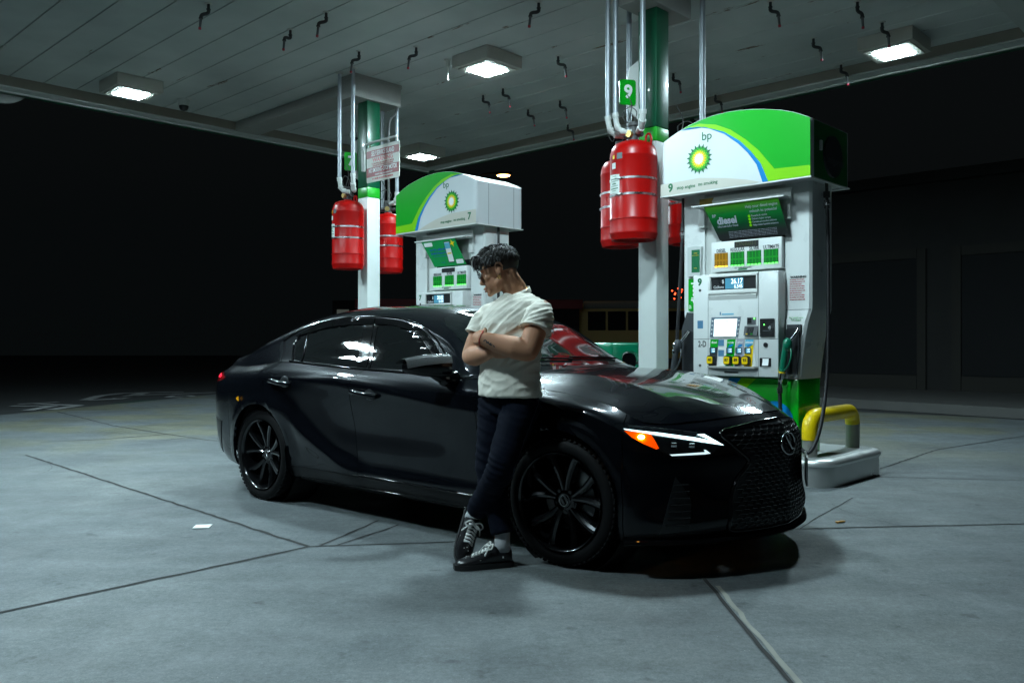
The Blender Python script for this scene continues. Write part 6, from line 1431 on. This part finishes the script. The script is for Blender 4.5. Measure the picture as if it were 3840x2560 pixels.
# soft volume under the locks
cap = MB(); hell(cap, (-.008, 0, .056), (.101, .0765, .074), 30, 22)
bmesh.ops.delete(cap.bm, geom=[v for v in cap.bm.verts if (inv @ v.co).z < .040+.30*max(0, (inv @ v.co).x)], context='VERTS')
for v in cap.bm.verts: v.co += v.normal*0 + V3((0, 0, 1))*mnoise.noise(v.co*60)*.010
mb.bm.from_mesh((lambda me: (cap.bm.to_mesh(me), me)[1])(bpy.data.meshes.new('t'))); cap.bm.free()
cen = V3((-.006, 0, .060))
for i in range(1500):
    th = rs.uniform(0, 2*PI); ph = math.acos(rs.uniform(.12, 1.))
    n_ = V3((math.cos(th)*math.sin(ph), math.sin(th)*math.sin(ph), math.cos(ph)))
    p0 = cen+V3((n_.x*.104, n_.y*.077, n_.z*.077))
    if p0.z < .045+.3*max(0, p0.x): continue
    fr_ = V3((.75, rs.uniform(-.5, .5), rs.uniform(-.1, .35)))
    if p0.x < -.02: fr_ = V3((rs.uniform(-.6, .3), rs.uniform(-.5, .5), rs.uniform(-.7, .0)))
    if abs(n_.y) > .6: fr_ = V3((rs.uniform(-.2, .7), n_.y*.2, rs.uniform(-.8, -.1)))
    fr_ = fr_-n_*fr_.dot(n_)
    lock(p0-n_*.002, fr_.normalized()+n_*rs.uniform(.10, .70 if p0.x > -.03 else .45), rs.uniform(.022, .046)*(1.25 if p0.x > .0 else 1), rs.uniform(.0018, .0036))
for i in range(34):   # fringe falling over the forehead
    y_ = rs.uniform(-.045, .05); p0 = V3((.070+rs.uniform(-.015, .010), y_, .100)); q_ = rs.uniform(.8, 1.25); pts = [p0, p0+V3((.030*q_, .004, .012)), p0+V3((.046*q_, .008, -.012)), p0+V3((.048*q_, .01+rs.uniform(-.01, .01), rs.uniform(-.060, -.030)))]
    mb.tube([HM @ p for p in bez(pts, 4)], [.0035]*6+[.003]*4+[.002, .0014, .0006], 5)
mb.build('hair', 'hair_black', per, 180)
# --- glasses, jewellery, brows, lips, tattoo
gl = bpy.data.objects.new('glasses', None); COL.objects.link(gl); gl.parent = per; gl.empty_display_size = .05
mb = MB()
for s_ in (1, -1):
    mb.tube([H(.113, s_*.064, .030), H(.06, s_*.076, .030), H(.0, s_*.079, .030), H(-.018, s_*.077, .018)], .0024, 8)
    c_ = V3((.112, s_*.034, .012)); pr_ = rrect(-.028, -.020, .028, .020, .009, 4); mb.tube([H(c_.x-.10*abs(a)*(1 if a*s_ > 0 else 0)*.3, c_.y+a, c_.z+b) for a, b in pr_+pr_[:1]], .0019, 6)
mb.tube([H(.113, -.008, .018), H(.117, 0, .021), H(.113, .008, .018)], .002, 6); mb.build('glasses_frame', 'frame_dark', gl, 180)
for s_ in (1, -1):
    mb = MB(); mb.prism(rrect(-.027, -.019, .027, .019, .008, 4), .0012, H(.111, s_*.034, .012), HM.to_3x3() @ V3((0, 1, 0)), HM.to_3x3() @ V3((0, 0, 1)), HM.to_3x3() @ V3((1, 0, 0))); mb.build('lens', 'lens_glass', gl)
mb = MB(); mb.tube([H(.003+.0085*math.cos(R(a)), .080, -.036+.0085*math.sin(R(a))) for a in range(0, 361, 30)], .0026, 8); mb.build('earring', 'gold', per, 180)
mb = MB(); mb.tube([near((-.03+.068*math.cos(R(a)), .042+.07*math.sin(R(a)), 1.447-.026*math.cos(R(a))), .003) for a in range(60, 200, 10)], .0022, 6); mb.build('necklace', 'gold', per, 180)
for s_ in (1, -1):
    mb = MB(); mb.tube([near(H(.10, s_*.012, .040), .002), near(H(.10, s_*.035, .046), .002), near(H(.085, s_*.056, .040), .002)], [.003, .0042, .002], 6); mb.build('eyebrow', 'brow', per, 180)
mb = MB(); mb.tube([near(H(.09, .020, -.066), .0005), near(H(.106, 0, -.063), .001), near(H(.09, -.020, -.066), .0005)], [.002, .0055, .002], 8); mb.tube([near(H(.09, .018, -.072), .0005), near(H(.104, 0, -.077), .001), near(H(.09, -.018, -.072), .0005)], [.002, .006, .002], 8); mb.build('lips', 'lip', per, 180)
ax = (WrL-ElL).normalized(); e1 = ax.orthogonal().normalized(); e2 = ax.cross(e1)
mb = MB(); c_ = WrL+ax*.012; mb.tube([near(c_+(e1*math.cos(R(a))+e2*math.sin(R(a)))*.04, .002) for a in range(0, 361, 15)], .0022, 6); mb.build('wrist_thread', 'thread_red', per, 180)
mb = MB()
for k in range(9):
    c_ = V3((.30, .092+.006*(k % 3)+.0045*k, 1.168-.0055*k+.006*(k % 2))); h = BB.find_nearest(c_); n_ = h[1]; t1 = n_.orthogonal().normalized(); t2 = n_.cross(t1); a0 = k*1.3
    mb.prism([(.0075*math.cos(R(a))*math.cos(a0)-.0032*math.sin(R(a))*math.sin(a0), .0075*math.cos(R(a))*math.sin(a0)+.0032*math.sin(R(a))*math.cos(a0)) for a in range(0, 360, 45)], .0006, h[0], t1, t2, n_)
mb.build('tattoo', 'tattoo_ink', per)
mb = MB(); mb.box((.115, -.02, .925), (.02, .05, .03), (0, 0, -.2), .004); mb.build('belt_buckle', 'steel', per, 40)
# ================================================================ THE DARK STREET BEHIND
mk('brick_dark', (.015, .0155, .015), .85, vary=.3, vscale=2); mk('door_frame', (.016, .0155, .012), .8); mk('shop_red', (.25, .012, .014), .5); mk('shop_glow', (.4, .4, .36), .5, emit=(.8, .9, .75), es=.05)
mk('bus_yellow', (.50, .30, .02), .45); mk('bus_roof', (.28, .27, .23), .5); mk('window_dark', (.012, .013, .014), .6, spec=.1); mk('street_lamp_glow', (1., .7, .3), .4, emit=(1., .55, .16), es=40.)
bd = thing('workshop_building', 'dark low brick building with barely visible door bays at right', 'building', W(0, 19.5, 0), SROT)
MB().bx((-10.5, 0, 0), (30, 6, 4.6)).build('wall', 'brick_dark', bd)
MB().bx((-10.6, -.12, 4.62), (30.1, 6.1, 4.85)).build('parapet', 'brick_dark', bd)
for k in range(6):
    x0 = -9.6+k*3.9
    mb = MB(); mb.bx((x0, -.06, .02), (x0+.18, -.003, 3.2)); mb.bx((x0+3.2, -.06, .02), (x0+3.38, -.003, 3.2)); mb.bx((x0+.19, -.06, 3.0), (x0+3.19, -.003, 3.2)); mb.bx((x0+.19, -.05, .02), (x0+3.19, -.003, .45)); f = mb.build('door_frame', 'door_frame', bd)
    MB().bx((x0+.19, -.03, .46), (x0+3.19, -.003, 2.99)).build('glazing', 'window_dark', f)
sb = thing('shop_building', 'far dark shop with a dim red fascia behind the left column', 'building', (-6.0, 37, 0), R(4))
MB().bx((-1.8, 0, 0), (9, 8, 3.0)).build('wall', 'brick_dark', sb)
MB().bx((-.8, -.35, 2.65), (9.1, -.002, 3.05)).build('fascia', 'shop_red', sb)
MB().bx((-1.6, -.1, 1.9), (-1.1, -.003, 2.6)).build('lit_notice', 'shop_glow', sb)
# street lamp and parked school bus
t = thing('street_lamp', 'lit amber street lamp high behind the farther pump', 'street lamp', (-1.8, 40, 0))
MB().cyl((0, 0, 0), (0, 0, 8.6), .11, .07).build('post', 'iron', t, 40)
mb = MB(); mb.tube(bez([(0, 0, 8.5), (.2, -.1, 8.95), (.8, -.2, 9.1), (1.35, -.3, 9.05)], 5), .05, 8); mb.build('arm', 'iron', t, 60)
MB().box((1.4, -.3, 9.06), (.8, .34, .14), bev=.05).build('lamp_head', 'iron', t, 40)
MB().sphere((1.4, -.3, 8.97), (.30, .16, .07)).build('lamp_lens', 'street_lamp_glow', t, 180)
L_ = bpy.data.lights.new('street_lamp_light', 'SPOT'); L_.energy = 160; L_.color = (1., .62, .25); L_.spot_size = R(110); L_.shadow_soft_size = .25
lo = bpy.data.objects.new('street_lamp_light', L_); COL.objects.link(lo); lo.parent = t; lo.location = (1.4, -.3, 8.85)
bu = thing('school_bus', 'dim yellow school bus parked in the dark beyond the windscreen', 'bus', (5.6, 38, -.03), R(-10))
mb = MB(); mb.prism([(-3.6, .5), (-3.6, 1.5), (-3.0, 1.62), (-2.75, 2.75), (-2.5, 2.95), (6, 3.0), (6, .5)], 2.4, (0, 0, 0), (1, 0, 0), (0, 0, 1), (0, 1, 0)); mb.build('bus_body', 'bus_yellow', bu, 30)
MB().bx((-2.4, -.04, 2.72), (6.02, 2.44, 3.06), .05).build('bus_roof', 'bus_roof', bu, 40)
for k in range(9): MB().bx((-2.2+k*.9, -.03, 1.75), (-1.4+k*.9, -.003, 2.6), .02).build('window', 'window_dark', bu)
for x_ in (-2.3, 4.2): 
    mb = MB(); mb.cyl((x_, -.08, .5), (x_, .25, .5), .5, seg=28); mb.build('wheel', 'tyre', bu, 40)
# distant strings of lights
mk('bulb_red', (.6, .02, .01), .4, emit=(1., .07, .02), es=6.); mk('bulb_blue', (.05, .1, .6), .4, emit=(.06, .16, 1.), es=8.); mk('bulb_white', (.6, .7, .6), .4, emit=(.7, 1., .8), es=3.)
rs = random.Random(3)
for nm, m_, n_, cx_, z0, z1, wd, lab in (('light_string', 'bulb_red', 22, 7.55, 2.55, 3.7, .28, 'string of tiny red lights far behind the black hose'), ('light_string', 'bulb_blue', 16, 7.5, 1.35, 2.3, .05, 'vertical string of tiny blue lights far behind the black hose')):
    t = thing(nm, lab, 'lights', (cx_, 39, 0), 0, 'far strings of coloured lights'); mb = MB(); p = []
    for k in range(n_):
        p.append((rs.uniform(-wd, wd), rs.uniform(-.1, .1), z0+(z1-z0)*k/n_)); mb.sphere(p[-1], .035, 8, 6)
    mb.build('bulbs', m_, t); mb = MB(); mb.tube([(0, 0, 0)]+p, .006, 4); mb.build('cable', 'iron', t)
# ================================================================ CAMERA, NIGHT SKY
cam = bpy.data.cameras.new('camera'); co = bpy.data.objects.new('camera', cam); COL.objects.link(co)
co.location = (0, 0, 1.16); co.rotation_euler = (R(90), 0, 0)
cam.lens = 36*1950/2352; cam.sensor_width = 36; cam.clip_end = 1500; cam.clip_start = .05; cam.shift_y = 3/2352
S.camera = co
w = bpy.data.worlds.new('World'); S.world = w; w.use_nodes = True
nt = w.node_tree; bg = nt.nodes['Background']
sky = nt.nodes.new('ShaderNodeTexSky'); sky.sky_type = 'NISHITA'; sky.sun_disc = False; sky.sun_elevation = R(-4); sky.sun_rotation = R(150); sky.altitude = 50
hs = nt.nodes.new('ShaderNodeHueSaturation'); hs.inputs['Saturation'].default_value = .45
nt.links.new(sky.outputs['Color'], hs.inputs['Color']); ad = nt.nodes.new('ShaderNodeMix'); ad.data_type = 'RGBA'; ad.blend_type = 'ADD'; ad.inputs['Factor'].default_value = 1.; ad.inputs['B'].default_value = (.040, .055, .060, 1)   # city sky-glow added to the night sky
nt.links.new(hs.outputs['Color'], ad.inputs['A']); nt.links.new(ad.outputs['Result'], bg.inputs['Color'])
bg.inputs['Strength'].default_value = .05
S.view_settings.view_transform = 'Standard'; S.view_settings.look = 'None'; S.view_settings.exposure = 0.; S.view_settings.gamma = 1.
S.cycles.use_denoising = True; S.cycles.denoiser = 'OPENIMAGEDENOISE'; S.cycles.sample_clamp_indirect = 6.; S.cycles.max_bounces = 8; S.cycles.glossy_bounces = 4
S.cycles.use_light_tree = True; S.cycles.caustics_reflective = False; S.cycles.caustics_refractive = False
